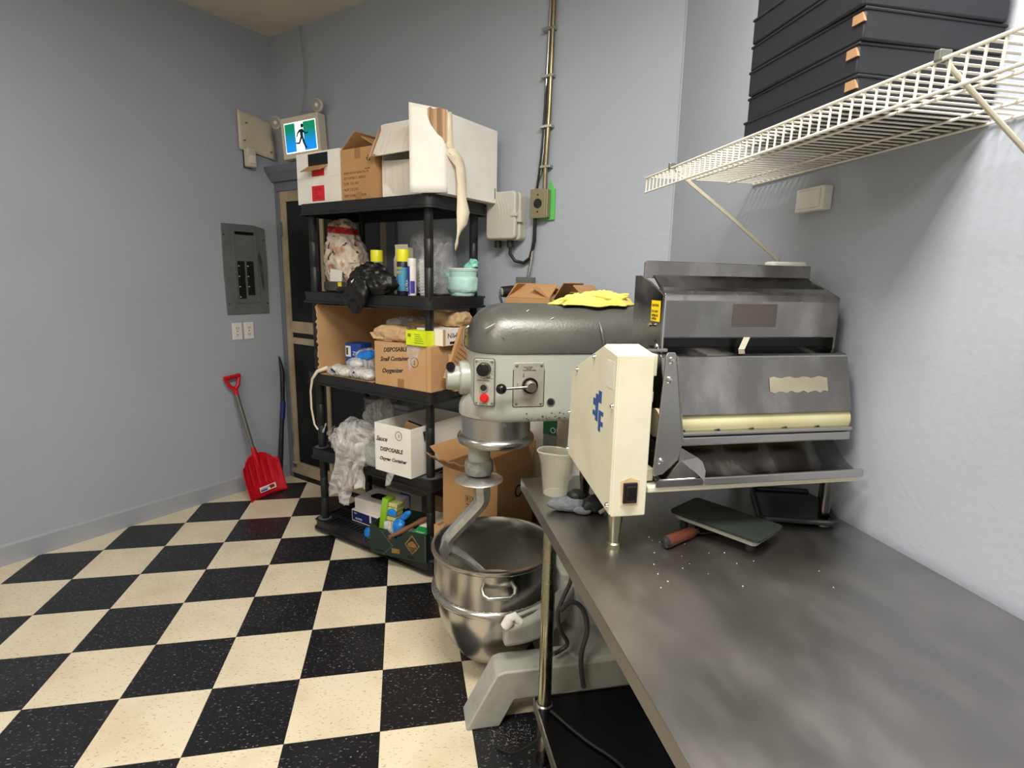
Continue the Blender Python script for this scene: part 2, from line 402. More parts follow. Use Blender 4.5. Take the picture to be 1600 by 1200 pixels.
for i in range(-9, 7):
    for j in range(-12, 9):
        g = .0007; x0, x1, y0, y1 = i*TS+g, (i+1)*TS-g, j*TS+g, (j+1)*TS-g
        if x1 < -1.9 or (y1 < -1.3): continue
        c = clip([(x0, y0), (x1, y0), (x1, y1), (x0, y1)], poly)
        if len(c) < 3: continue
        ar = abs(sum(c[k][0]*c[(k+1) % len(c)][1]-c[(k+1) % len(c)][0]*c[k][1] for k in range(len(c))))/2
        if ar < .001: continue
        m = T_WHITE if (i+j) % 2 else T_BLACK
        if len(c) == 4 and ar > .092:
            key = (i+j) % 2
            if key not in tmesh:
                h = TS-2*g; me = MB().box(0, h, 0, h, 0, .003).mesh('floor_tile'); me.materials.append(m); tmesh[key] = me
            ob('floor_tile', tmesh[key], m, floor, (x0, y0, -.003))
        else: ob('floor_tile', MB().prism(c, -.003, 0), m, floor)
# tiles behind the camera and far left, joined
for key in (0, 1):
    b = MB()
    for i in range(-9, 7):
        for j in range(-12, 9):
            if (i+j) % 2 != key: continue
            g = .0007; x0, x1, y0, y1 = i*TS+g, (i+1)*TS-g, j*TS+g, (j+1)*TS-g
            if not (x1 < -1.9 or y1 < -1.3): continue
            c = clip([(x0, y0), (x1, y0), (x1, y1), (x0, y1)], poly)
            if len(c) >= 3: b.prism(c, -.003, 0)
    ob('floor_tile', b, T_WHITE if key else T_BLACK, floor, kind='stuff')
ceiling = ob('ceiling', MB().prism(poly, CEIL+.012, CEIL+.1), M['grout'], kind='structure')
for i in range(-3, 4):
    for j in range(-6, 5):
        x0, x1 = -.6+i*1.22+.002, -.6+(i+1)*1.22-.002; y0, y1 = 2.29+(j-1)*.61+.002, 2.29+j*.61-.002
        c = clip([(x0, y0), (x1, y0), (x1, y1), (x0, y1)], poly)
        if len(c) >= 3: ob('ceiling_panel', MB().prism(c, CEIL, CEIL+.012), M['ceil'], ceiling)
def wallp(name, a, b, z1=CEIL+.1, t=.12):
    a, b = Vector(a+(0,)), Vector(b+(0,)); d = (b-a).normalized(); n = Vector((d.y, -d.x, 0))   # outward for ccw
    o = ob(name, MB().prism([(a.x, a.y), (a+n*t)[:2], (b+n*t)[:2], (b.x, b.y)], -.12, z1), M['wall'], kind='structure'); return o
wallp('wall_right', poly[0], poly[1]); wallp('wall_back', poly[1], poly[2]); wallp('wall_left', poly[2], poly[3])
M['wallw'] = mat('wall_paint_white', (206, 203, 196), .6, c2=(196, 192, 184), scale=2, bump=.2, bscale=60)
for o_ in (wallp('wall_side', poly[3], poly[4]), wallp('wall_front', poly[4], poly[0])): o_.data.materials[0] = M['wallw']
ob('trim_1', MB().tube([(BX-.001, Bc[1], .0), (BX-.001, Bc[1], CEIL)], .004, 6), M['wall'], kind='structure')
# baseboard on the left wall
ob('baseboard_left', MB().prism([(0, 0), (-.014, 0), (-.014, .10), (-.008, .115), (0, .115)], -2.4, -.06, 'x'), mat('baseboard_paint', (158, 162, 170), .45), loc=LW(0, 0, 0), rot=(0, 0, RL), kind='structure')

# door with its frame in the back wall, next to the corner
door = thing('door_1', 'dark panelled door', 'door', BW(0, 0), RB)
del door['label'], door['category']; door['kind'] = 'structure'
ob('architrave', MB().prism([(-.0, 2.05), (.0, 0.0), (.045, 0.0), (.045, 2.05)], -.03, 0, 'y').box(0, 1.0, -.03, 0, 2.05, 2.11), M['trim'], door, bevel=.003)
ob('architrave', MB().box(1.08, 1.15, -.03, 0, 0, 2.05), M['trim'], door, bevel=.003)
ob('head_moulding', MB().prism([(0, 2.11), (-.05, 2.11), (-.07, 2.14), (-.09, 2.165), (-.10, 2.20), (0, 2.20)], .0, 1.2, 'x'), M['trim'], door)
fr = ob('door_frame', MB().box(.045, .085, -.022, 0, 0.1, 2.05).box(1.04, 1.08, -.022, 0, .1, 2.05).box(.085, 1.04, -.022, 0, 1.98, 2.05), M['doorcream'], door, bevel=.002)
for z in (1.80, .30):
    h = ob('hinge', MB().box(.032, .062, -.031, -.022, z-.045, z+.045), M['trim'], door, bevel=.001)
    ob('hinge_pin', MB().cyl((.047, -.034, z-.05), (.047, -.034, z+.05), .006, n=8), M['metalbox'], h)
ob('stile', MB().box(.087, .10, -.018, 0, .12, 1.98), M['doorcream'], door)
ob('stile', MB().box(.455, .49, -.020, 0, .12, 1.98), M['doorcream'], door)
ob('stile', MB().box(1.02, 1.04, -.018, 0, .12, 1.98), M['doorcream'], door)
ob('rail', MB().box(.10, .455, -.020, 0, 1.09, 1.17), M['doorcream'], door, bevel=.002)
ob('rail', MB().box(.10, .455, -.020, 0, 1.01, 1.055), M['doorcream'], door, bevel=.002)
ob('rail', MB().box(.49, 1.02, -.020, 0, 1.01, 1.05), M['doorcream'], door, bevel=.002)
for x0, x1, z0, z1 in ((.10, .455, 1.17, 1.98), (.10, .455, 1.055, 1.09), (.10, .455, .12, 1.01), (.49, 1.02, .12, 1.01), (.49, 1.02, 1.05, 1.98)):
    ob('door_panel', MB().box(x0, x1, -.010, 0, z0, z1), M['doorblack'], door)
ob('bottom_rail', MB().box(.085, 1.04, -.03, 0, .06, .12), M['doorcream'], door, bevel=.003)
ob('threshold', MB().box(.045, 1.08, -.045, 0, .045, .075).box(.045, 1.08, -.035, 0, .11, .125), M['doorcream'], door, bevel=.003)
ob('kick_board', MB().box(.045, 1.08, -.03, 0, 0, .045), M['doorblack'], door)

# ceiling light fixtures
for (x, y), pw, sx, sy in LAMPS:
    t = thing('ceiling_light', 'flat white ceiling light panel, ' + ('over the steel table' if x > 0 else 'added behind the camera on the left for frontal light' if y < -1 else 'small one near the left wall'), 'ceiling light', (x, y, CEIL), 0)
    ob('light_frame', MB().box(-sx/2-.04, -sx/2, -sy/2-.04, sy/2+.04, -.05, 0).box(sx/2, sx/2+.04, -sy/2-.04, sy/2+.04, -.05, 0).box(-sx/2, sx/2, -sy/2-.04, -sy/2, -.05, 0).box(-sx/2, sx/2, sy/2, sy/2+.04, -.05, 0), M['white'], t)
    ob('diffuser', MB().box(-sx/2, sx/2, -sy/2, sy/2, -.04, -.034), M['bulb'], t)

# ------------------------------------------------------------ left wall
t = thing('breaker_panel', 'grey metal breaker panel set in the left wall, black breakers in two columns', 'breaker panel', LW(-.27, 1.52, 0), RL)
pl = ob('cover_plate', MB().prism([(-.155, .29), (-.16, .0), (-.155, -.295), (.145, -.295), (.15, .02), (.145, .275), (.06, .292)][::-1], -.008, 0, 'y'), M['panelgrey'], t, bevel=.002)
ob('door_frame', MB().box(-.085, .075, -.013, -.008, .245, .255).box(-.085, .075, -.013, -.008, -.22, -.212).box(.068, .078, -.013, -.008, -.22, .255).box(-.088, -.08, -.013, -.008, -.22, .255), M['panelgrey'], t, bevel=.001)
ob('latch_slot', MB().box(-.07, .06, -.0105, -.008, .225, .245), M['doorblack'], t)
ob('scorch_mark', MB().prism([(.085, .10), (.10, .12), (.115, .05), (.118, -.12), (.108, -.14), (.095, -.02)], -.0088, -.0078, 'y'), M['paneldark'], t)
ob('nameplate', MB().box(-.035, .02, -.0095, -.008, .075, .11), M['panelgrey'], t, bevel=.001)
br0 = None
for cx, n in ((-.042, 11), (.022, 10)):
    for k in range(n):
        z = .045-k*.0225
        if br0 is None:
            br0 = MB().box(-.024, .024, -.012, -.008, -.0105, .0105).box(-.010, .008, -.017, -.012, -.004, .004).mesh('breaker'); br0.materials.append(M['blackpl'])
        o = ob('breaker', br0, M['blackpl'], t, (cx, 0, z))
        if k % 3 == 1: ob('number_mark', MB().box(-.022, -.013, -.0124, -.012, -.002, .003), M['white'], o)
for x, z in ((-.145, .22), (.13, .20), (-.14, -.225), (.135, -.225)):
    ob('screw', MB().cyl((x, -.010, z), (x, -.007, z), .005, n=8), M['doorblack'], t)
for u, lab in ((-.366, 'left white wall outlet below the breaker panel'), (-.283, 'right white wall outlet below the breaker panel')):
    t = thing('wall_outlet', lab, 'outlet', LW(u, 1.113, 0), RL, 'wall outlets')
    ob('outlet_plate', MB().box(-.034, .034, -.006, 0, -.057, .057), M['white'], t, bevel=.003)
    for z in (.022, -.022):
        f = ob('socket', MB().prism([(-.014, z-.011), (.014, z-.011), (.017, z), (.014, z+.011), (-.014, z+.011), (-.017, z)], -.008, -.006, 'y'), M['white'], t)
        ob('slots', MB().box(-.008, -.005, -.0085, -.0078, z-.006, z+.006).box(.004, .007, -.0085, -.0078, z-.006, z+.006).box(-.003, .001, -.0085, -.0078, z-.011, z-.008), M['ink'], f)
    ob('screw', MB().cyl((0, -.008, 0), (0, -.006, 0), .004, n=8), M['inkgrey'], t)
# beige board and motion sensor above
t = thing('wall_board', 'bent beige sheet of board screwed high on the left wall', 'board', LW(-.15, 2.39, .0), RL)
def f_(u, v):
    x = -.125+.25*u; z = -.12+.24*v+(.012-.03*u); y = -.004-.03*(1-u)**2*.6-.025*u*u*(1-v)
    return (x, y, z+.006*math.sin(3*u))
ob('board', sheet(f_, 10, 8), M['beige'], t, smooth=1, solid=.004)
for x, z in ((-.07, .06), (-.09, -.05), (.095, -.09)): ob('screw', MB().cyl((x, -.04, z), (x, -.008, z), .004, n=8), M['metalbox'], t)
t = thing('motion_sensor', 'small cream motion sensor mounted below the beige board', 'sensor', LW(-.217, 2.235, .02), RL)
ob('housing', MB().prism(rrect(-.03, .03, -.058, .058, .012), -.045, 0, 'y'), M['beige'], t, bevel=.004, smooth=1)
ob('lens', MB().prism(rrect(-.02, .02, -.035, .012, .006), -.05, -.045, 'y'), M['white'], t, bevel=.002)
ob('base_plate', MB().box(-.026, .026, 0, .02, -.06, .05), M['inkgrey'], t)

# snow shovel leaning in the corner
t = thing('snow_shovel', 'red snow shovel with grey shaft standing against the left wall', 'shovel', LW(-.36, 0, .17), RL, rot=(R(0), R(-6), RL))
def f_(u, v):
    x = (-.135+.27*u)*(1-.10*v**6); z = .0+.30*v
    y = -.045+.055*math.sin(v*1.4)-.045*(abs(2*u-1)**3)+(.006 if abs(((u*6) % 1)-.5) < .12 and .25 < v < .85 else 0)
    if v > .8: z -= .10*(abs(2*u-1)**3)*(v-.8)/.2
    return (x, y, z)
bl = ob('blade', sheet(f_, 36, 20), M['redplastic'], t, smooth=1, solid=.005)
for k in range(5):
    x = -.09+.045*k
    ob('blade_rib', MB().tube([(x, -.035, .13), (x, -.02, .20), (x, -.008, .27)], [.002, .004, .002], 6), M['redplastic'], bl, smooth=1)
ob('socket', MB().tube([(0, .0, .20), (0, .012, .28), (0, .03, .34)], [.012, .02, .016], 12), M['redplastic'], t, smooth=1)
ob('shaft', MB().cyl((0, .022, .30), (0, .115, .715), .0135, n=14), M['shovelgrey'], t, smooth=1)
ob('handle', MB().tube([(0, .112, .70), (0, .12, .735), (-.03, .125, .765), (-.048, .13, .82)], [.016, .015, .012, .011], 10).tube([(0, .12, .735), (.03, .125, .765), (.048, .13, .82)], [.014, .012, .011], 10).tube([(-.055, .13, .822), (.055, .13, .822)], .014, 12), M['redplastic'], t, smooth=1)
lb = ob('sticker', MB().box(-.055, .065, -.0006, .0006, -.018, .018), M['white'], t, (.01, -.050, .055), (R(-12), R(2), 0))
ob('sticker_print', MB().box(-.05, .0, -.0009, -.0006, -.013, -.002).box(-.045, .02, -.0009, -.0006, .002, .006), M['purple'], lb)
ob('sticker_print', MB().prism([(.02, -.012), (.055, -.01), (.05, .012), (.015, .013)], -.001, -.0006, 'y'), M['darkred'], lb)
# black pole with blue grip
t = thing('snow_brush', 'black long-handled pole with a blue band leaning in the corner', 'pole', LW(-.165, 0, .10), RL)
ob('pole', MB().tube([(-.035, -.02, .0), (.01, .0, .30), (.05, .02, .55)], [.02, .017, .014], 12), M['blackpl'], t, smooth=1)
ob('grip_band', MB().tube([(.04, .016, .47), (.053, .02, .55), (.06, .024, .60)], .0185, 12), M['navybox'], t, smooth=1)
ob('upper_pole', MB().tube([(.055, .02, .58), (.075, .035, .80), (.078, .045, .84), (.066, .05, .92)], [.014, .017, .014, .006], 10), M['blackpl'], t, smooth=1)

# ------------------------------------------------------------ exit sign
t = thing('exit_sign', 'lit green and blue running man exit sign with two lamp heads', 'exit sign', BW(.425, 2.345, .055), RB+R(13)); t.scale = (.84, .84, .88)
ob('housing', MB().box(-.19, .16, -.065, .02, -.14, .14), M['beige'], t, (0, 0, 0), (0, R(-4), 0), bevel=.006)
sg = ob('lit_panel', MB().box(-.155, .135, -.0665, -.064, -.105, .10), M['signg'], t, (0, 0, 0), (0, R(-4), 0))
ob('lit_face', MB().box(-.150, -.056, -.0680, -.0665, -.098, .093).box(.022, .130, -.0680, -.0665, -.098, .093), M['sign'], sg)
ob('doorway', MB().box(-.056, .022, -.0676, -.0665, -.098, .093), M['signg'], sg)
man = MB()
man.prism([(.012+.0125*math.cos(R(30*k)), .068+.0145*math.sin(R(30*k))) for k in range(12)], -.0695, -.0665, 'y')
for q in ([(-.012, .045), (.018, .048), (.016, .0), (-.008, -.008)], [(.010, .046), (.018, .040), (.040, .018), (.036, .010), (.008, .030)],
          [(.034, .018), (.062, .022), (.062, .012), (.038, .010)], [(-.012, .046), (-.035, .028), (-.048, .0), (-.040, -.002), (-.028, .02), (-.006, .032)],
          [(-.008, .0), (.006, -.008), (-.020, -.05), (-.03, -.046)], [(-.02, -.040), (-.024, -.052), (-.055, -.046), (-.055, -.038)],
          [(.0, .0), (.016, .0), (.024, -.04), (.038, -.075), (.026, -.08), (.008, -.044)], [(.024, -.072), (.040, -.072), (.046, -.082), (.026, -.086)]):
    man.prism(q, -.0695, -.0665, 'y')
ob('running_man', man, mat('sign_dark_green', (6, 60, 44), .5), sg)
for x, z, y in ((-.265, .115, -.03), (.145, .195, -.055)):
    h = ob('lamp_head', MB().lathe([(.0, .03), (.03, .028), (.043, .012), (.045, 0), (.043, -.012), (.036, -.018)], n=20), M['beige'], t, (x, y, z), (R(-82), R(0), R(12)), smooth=1)
    ob('lamp_lens', MB().lathe([(0, -.014), (.034, -.014), (.036, -.018)], n=20), M['lensgrey'], h)
    ob('bulb', MB().lathe([(.0, -.022), (.010, -.020), (.014, -.014)], n=14), M['white'], h, smooth=1)
    ob('lamp_bracket', MB().tube([(x, y, z), (x+(.06 if x < 0 else -.0), y+.03, z-.02)], .012, 8), M['beige'], t)
tag(ob('sign_cable', MB().tube([BW(.335, CEIL, .012), BW(.355, 2.93, .02), BW(.37, 2.80, .02), BW(.365, 2.66, .02), BW(.335, 2.50, .03), BW(.33, 2.42, .04)], .0035, 6), mat('cable_grey', (150, 150, 150), .5), smooth=1), 'thin grey cable running from the ceiling to the exit sign', 'cable')

# ------------------------------------------------------------ electrical things on the back wall
t = thing('utility_box', 'beige weatherproof cover box with wavy lid left of the conduit', 'junction box', BW(1.955, 1.80, 0), RB)
ob('box_body', MB().prism(rrect(-.095, .095, -.115, .115, .02), -.06, 0, 'y'), M['cover'], t, bevel=.005, smooth=1)
ld = ob('lid', MB().prism(rrect(-.092, .085, -.11, .118, .02), -.09, -.062, 'y'), M['cover'], t, bevel=.008, smooth=1, seg=3)
for k in range(4):
    pts = [(-.02+.018*k+.012*math.sin(z*28+1.2), -.0905, z) for z in [(.09-i*.0105) for i in range(18)]]
    ob('lid_wave', MB().tube(pts, .0022, 6), M['cover'], ld, smooth=1)
ob('latch', MB().box(.085, .108, -.075, -.045, -.03, .02).box(.06, .098, -.095, -.085, -.004, .012), M['cover'], t, bevel=.003)
ob('hinge_tab', MB().box(-.105, -.09, -.05, -.03, -.09, -.065), M['cover'], t, bevel=.002)
for x in (-.045, .03): ob('cable_gland', MB().cyl((x, -.045, -.115), (x, -.045, -.15), .018, n=14), M['blackpl'], t, smooth=1)
tag(ob('black_cable', MB().tube([BW(1.985, 1.66, .045), BW(1.985, 1.62, .045), BW(2.005, 1.585, .03), BW(2.05, 1.575, .02), BW(2.09, 1.60, .02), BW(2.115, 1.68, .025), BW(2.118, 1.80, .03)], .0085, 10), M['blackpl'], smooth=1), 'short black cable looping up from the beige utility box', 'cable')
t = thing('conduit', 'tall brass-coloured conduit pipe running up to the ceiling', 'conduit', BW(2.165, 0, 0), RB)
ob('pipe', MB().tube([(0, -.022, 1.90), (.0, -.022, 2.0), (.012, -.022, 2.3), (.025, -.022, CEIL)], .011, 12), M['brass'], t, smooth=1)
for z in (2.02, 2.20, 2.42, 2.62, 2.80):
    ob('pipe_strap', MB().box(-.035, .03, -.034, 0, z, z+.012), M['armour'], t, bevel=.001)
arm = MB(); pts = [(-.052, -.016, 1.94), (-.030, -.016, 2.0), (-.018, -.016, 2.1), (-.012, -.016, 2.4), (.002, -.016, 2.8), (.004, -.016, CEIL)]
tag(ob('armoured_cable', MB().tube([BW(2.165+p[0], p[2], -p[1]) for p in pts], .0075, 10), M['armour'], smooth=1), 'flexible silver armoured cable strapped beside the tall conduit', 'cable')
tag(ob('black_cable', MB().tube([BW(2.12, 1.93, .02), BW(2.135, 2.0, .03), BW(2.148, 2.12, .03), BW(2.158, 2.5, .012), BW(2.168, CEIL, .012)], .0055, 8), M['blackpl'], smooth=1), 'thin black cable strapped along the tall conduit', 'cable')
# corrugated lower cable
mb = MB(); P0, P1, P2, P3 = BW(2.108, 1.80, .02), BW(2.112, 1.70, .02), BW(2.10, 1.58, .02), BW(2.085, 1.50, .03)
pts = []; rs = []
for k in range(81):
    q = k/80; p = P0*(1-q)**3+P1*3*q*(1-q)**2+P2*3*q*q*(1-q)+P3*q**3; pts.append(p); rs.append(.0085 if k % 2 else .0068)
tag(ob('armoured_cable', mb.tube(pts, rs, 8), M['armour'], smooth=1), 'ribbed silver armoured cable joining the tan outlet box to the lower box', 'cable')
t = thing('outlet_box', 'tan metal outlet box with round socket and green patch at conduit end', 'outlet', BW(2.152, 1.855, 0), RB)
ob('green_patch', MB().box(-.02, .062, -.012, 0, -.075, .07).prism([(.02, .07), (.034, .115), (.045, .09), (.06, .06)], -.004, 0, 'y'), M['greentape'], t, bevel=.002)
ob('box_body', MB().box(-.048, .042, -.045, -.0, -.066, .066), M['tan'], t, bevel=.003)
ob('face_plate', MB().box(-.052, .034, -.05, -.045, -.068, .068), M['tan'], t, bevel=.002)
ob('round_socket', MB().cyl((-.008, -.0495, 0), (-.008, -.053, 0), .022, n=20), M['ink'], t)
for z in (.04, -.038): ob('screw', MB().cyl((-.008, -.05, z), (-.008, -.053, z), .004, n=8), M['ink'], t)
t = thing('outlet_box', 'small grey metal box with a plug above the mixer', 'outlet', BW(2.07, 1.455, 0), RB)
ob('box_body', MB().box(-.045, .045, -.05, 0, -.05, .05), M['metalbox'], t, bevel=.003)
for z in (.03, 0, -.03): ob('knockout', MB().cyl((.045, -.025, z), (.047, -.025, z), .008, n=10), M['metalbox'], t)
t = thing('power_plug', 'black round twist-lock plug in the small grey wall box', 'plug', BW(2.03, 1.435, .05), RB)
ob('plug_body', MB().tube([(.03, 0, 0), (.0, -.04, -.002), (-.03, -.085, -.004)], [.028, .030, .026], 18), M['rubber'], t, smooth=1)
ob('plug_ring', MB().tube([(-.028, -.082, -.004), (-.034, -.091, -.004)], [.024, .016], 18), M['lensgrey'], t, smooth=1)
ob('plug_cord', MB().tube([(-.034, -.09, -.004), (-.03, -.10, -.03), (-.01, -.09, -.09)], .006, 8), M['cord'], t, smooth=1)

# ------------------------------------------------------------ plastic shelving unit
LEN, DEP = .945, .44
TOPS = [1.862, 1.405, .957, .517, .078]
t = thing('shelving_unit', 'black plastic five-tier shelving unit loaded with boxes and bags', 'shelf', S0, RB)
def tier(z, th=.058):
    b = MB(); r = .05
    o = rrect(0, LEN, 0, DEP, r); i = rrect(.012, LEN-.012, .012, DEP-.012, r-.01); n = len(o)
    o2 = rrect(-.008, LEN+.008, -.008, DEP+.008, r)
    def P(l, h): return [(x, y, h) for x, y in l]
    vs = P(o, z)+P(i, z)+P(i, z-th)+P(o2, z-th)+P(o2, z-th+.008)+P(o, z-th+.012); f = []
    for k in range(6):
        for q in range(n): f.append((k*n+q, k*n+(q+1) % n, ((k+1) % 6)*n+(q+1) % n, ((k+1) % 6)*n+q))
    b.add(vs, f)
    for x0, x1 in ((.01, .10), (LEN-.10, LEN-.01)):
        b.box(x0, x1, .01, .10, z-.012, z-.001).box(x0, x1, DEP-.10, DEP-.01, z-.012, z-.001)
    for y in (.012, .10, .20, .30, .40): b.box(.012, LEN-.012, y, y+.022, z-.012, z-.0015)
    k = 0; x = .035
    while x < LEN-.03:
        b.box(x, x+.012, .012, DEP-.012, z-.014, z-.002); x += .032
    return b
for z in TOPS:
    tr = ob('shelf_tier', tier(z), M['blackpl'], t, smooth=30)
    if z < 1.3: ob('worn_corner', MB().prism([(p[0], p[1]) for p in rrect(LEN-.09, LEN-.012, .012, .09, .03)], z-.0012, z+.0004), M['worn'], tr)
    if z < .6: ob('worn_corner', MB().prism([(p[0], p[1]) for p in rrect(.012, .085, .012, .085, .03)], z-.0012, z+.0004), M['worn'], tr)
PST = [(.052, .052), (LEN-.055, .052), (LEN-.055, DEP-.052), (.052, DEP-.052)]
ZS = [(.078, .459), (.517, .899), (.957, 1.347), (1.405, 1.804)]
for x, y in PST:
    for z0, z1 in ZS:
        h = z1-z0; c = MB().lathe([(.0205, z0), (.0215, z0+.02), (.022, z0+h*.33), (.0205, z0+h*.335), (.022, z0+h*.34), (.022, z0+h*.66), (.0205, z0+h*.665), (.022, z0+h*.67), (.0205, z1)], (x, y, 0), 16)
        ob('post', c, M['blackpl'], t, smooth=1)

# white cord hanging at the left of the third tier
tag(ob('white_cable', MB().tube([SP(.16, .03, .995), SP(.12, -.01, .975), SP(.085, -.02, .93), SP(.065, -.02, .86), SP(.065, -.02, .76), SP(.085, -.02, .67), SP(.10, -.01, .64)], [.012, .010, .007, .0055, .0055, .005, .005], 8), M['tape'], smooth=1), 'white cord hanging over the left end of the third shelf', 'cord')

# ------------------------------------------------------------ planetary mixer (faces -x)
MC = Vector((1.035, .285, 0)); MO = (-1.3, -.285, 0)
t = thing('planetary_mixer', 'large grey-green floor mixer with dark top cover and steel bowl', 'mixer', (1.3, .285, 0))
def outline(d, x_rear=1.66, xc=1.06, rx=.128, ry=.16, n=18, cr=.05):
    pts = []; rx -= d; ry -= d
    for k in range(n+1):
        a = R(90+180*k/n); c, s_ = math.cos(a), math.sin(a)
        pts.append((xc+rx*math.copysign(abs(c)**.85, c), .285+ry*math.copysign(abs(s_)**.72, s_)))
    xr = x_rear-d*.6
    r = max(.01, cr)
    for k in range(5):
        a = R(-90+90*k/4); pts.append((xr-r+r*math.cos(a), .285-ry+r+r*math.sin(a)))
    for k in range(5):
        a = R(0+90*k/4); pts.append((xr-r+r*math.cos(a), .285+ry-r+r*math.sin(a)))
    return pts
def loft(layers, cap_b=True, cap_t=True):
    mb = MB(); vs = []; n = None
    for pts, z in layers:
        n = len(pts); vs += [(x, y, z) for x, y in pts]
    f = []
    for i in range(len(layers)-1):
        for k in range(n): f.append((i*n+k, i*n+(k+1) % n, (i+1)*n+(k+1) % n, (i+1)*n+k))
    if cap_b: f.append(tuple(range(n))[::-1])
    if cap_t: f.append(tuple(range(len(vs)-n, len(vs))))
    return mb.add(vs, f)
body = loft([(outline(.012, 1.64), 1.018), (outline(.002, 1.65), 1.03), (outline(0), 1.06), (outline(0), 1.20), (outline(-.002), 1.252)])
ob('head_housing', body, M['paint'], t, MO, smooth=45)
cap = loft([(outline(-.006), 1.254), (outline(-.007), 1.262), (outline(-.003), 1.29), (outline(.004), 1.325), (outline(.018), 1.356), (outline(.04), 1.382), (outline(.068), 1.399), (outline(.098), 1.408), (outline(.12), 1.411)])
cp = ob('top_cover', cap, M['cap'], t, MO, smooth=60)
ob('cover_crease', MB().tube([(1.375, .117, 1.26), (1.372, .119, 1.30), (1.366, .128, 1.335), (1.362, .15, 1.368)], [.002, .006, .006, .001], 8), M['cap'], cp, smooth=1)
for q, wv in (((.99, .137, 1.345), .02), ((1.06, .135, 1.335), .012), ((1.20, .15, 1.37), .008), ((1.12, .18, 1.392), .01), ((1.17, .122, 1.28), .006)):
    ob('scratch', MB().tube([(q[0]-wv, q[1]+.001, q[2]-wv*.5), q, (q[0]+wv*.6, q[1], q[2]+wv*.4)], [.0006, .0016, .0005], 5), M['white_dust'], cp)
ob('dust_patch', MB().grid(lambda u, v: (.957+.075*u-.01*v*0, .285-.155*abs(math.cos(R(0)))*(.56+.40*u**.6)-.012, 1.272+.05*v*(1-.3*u)), 10, 4), M['cap'], cp, smooth=1)
# lower skirt and collar
ob('head_skirt', MB().lathe([(.05, 1.14), (.098, 1.115), (.118, 1.085), (.131, 1.06), (.1345, 1.045), (.1345, 1.022), (.128, 1.016)], (MC.x, MC.y, 0), 48), M['paintw'], t, MO, smooth=1)
ob('collar', MB().lathe([(.126, 1.022), (.126, .958), (.127, .945), (.138, .938), (.142, .928), (.139, .916), (.128, .910), (.09, .905), (.0, .905)], (MC.x, MC.y, 0), 56), M['steel'], t, MO, smooth=50)
ob('collar_screw', MB().cyl((1.045, .160, 1.0), (1.045, .155, 1.0), .006, n=10), M['chrome'], t, MO)
SH = Vector((.975, .285, 0))
ob('agitator_shaft', MB().lathe([(.0, .906), (.041, .906), (.041, .835)], SH, 24), M['paint'], t, MO, smooth=1)
ob('shaft_sleeve', MB().lathe([(.041, .842), (.05, .838), (.053, .83), (.053, .80), (.048, .79), (.02, .788)], SH, 28), mat('flour_caked', (150, 150, 144), .7, c2=(96, 96, 92), scale=40, bump=.8, bscale=70, lo=.45, hi=.6), t, MO, smooth=1)
ob('shaft_pin', MB().cyl((SH.x, SH.y, .79), (SH.x, SH.y, .77), .024, n=16), M['blackpl'], t, MO)
# hub on the nose
ob('hub_flange', MB().tube([(.95, .285, 1.148), (.905, .285, 1.148), (.90, .285, 1.148)], [.062, .060, .055], 28), M['paint'], t, MO, smooth=1)
hb = ob('attachment_hub', MB().tube([(.905, .285, 1.148), (.862, .285, 1.148), (.856, .285, 1.148), (.856, .285, 1.148)], [.043, .043, .040, .018], 26), M['paint'], t, MO, smooth=1)
ob('thumb_screw', MB().tube([(.870, .262, 1.180), (.868, .252, 1.192), (.866, .245, 1.200)], [.013, .0165, .014], 14), M['blackgl'], t, MO, smooth=1)
ob('front_latch', MB().tube([(.927, .235, 1.335), (.912, .230, 1.325), (.910, .228, 1.27), (.925, .235, 1.255)], .004, 8), M['steel'], t, MO, smooth=1)
# control panel on the near side
PY = .1265
cpn = ob('control_plate', MB().prism([(x, z) for x, z in rrect(-.034, .034, -.078, .078, .006)], -.004, 0, 'y'), M['plate'], t, (.970-1.3, .139-.285, 1.157), (0, 0, R(-22)), bevel=.0015)
ob('plate_border', MB().prism(rrect(-.036, .036, -.080, .080, .007), -.0015, .0005, 'y'), M['inkgrey'], cpn)
ob('timer_knob', MB().tube([(0, -.004, .045), (0, -.006, .045), (0, -.026, .045), (0, -.028, .045)], [.024, .0235, .0215, .018], 18), M['blackgl'], cpn, smooth=45)
for k in range(16):
    a = R(-60+k*20)
    ob('dial_tick', MB().box(-.0006, .0006, -.0045, -.004, .0, .004), M['ink'], cpn, (.029*math.sin(a), 0, .045+.029*math.cos(a)), (0, a, 0))
ob('green_button_ring', MB().tube([(.0, -.004, -.017), (.0, -.011, -.017)], .0145, 18), M['chrome'], cpn)
ob('start_button', MB().tube([(.0, -.006, -.017), (.0, -.0135, -.017)], .0105, 16), M['ink'], cpn)
ob('stop_ring', MB().tube([(.002, -.004, -.052), (.002, -.010, -.052)], .0155, 18), M['redbtn'], cpn)
ob('stop_button', MB().tube([(.002, -.006, -.052), (.002, -.016, -.052)], [.0125, .011], 16), M['redbtn'], cpn, smooth=1)
ob('panel_divider', MB().box(-.006, .033, -.0045, -.0035, .0135, .0145), M['ink'], cpn)
for x in (-.027, .027):
    for z in (-.07, .07): ob('screw', MB().tube([(x, -.004, z), (x, -.0065, z)], [.0048, .003], 10), M['metalbox'], cpn)
text('lettering', 'TIMER', .0062, M['ink'], cpn, (.004, -.0045, .0155)); text('lettering', 'MIXER CONTROL', .0055, M['ink'], cpn, (-.024, -.0045, .005))
text('lettering', 'STOP SWITCH', .0045, M['ink'], cpn, (-.016, -.0045, -.074))
gp = ob('gear_plate', MB().prism(rrect(-.052, .052, -.075, .075, .006), -.004, 0, 'y'), M['plate'], t, (1.118-1.3, PY-.285, 1.149), bevel=.0015)
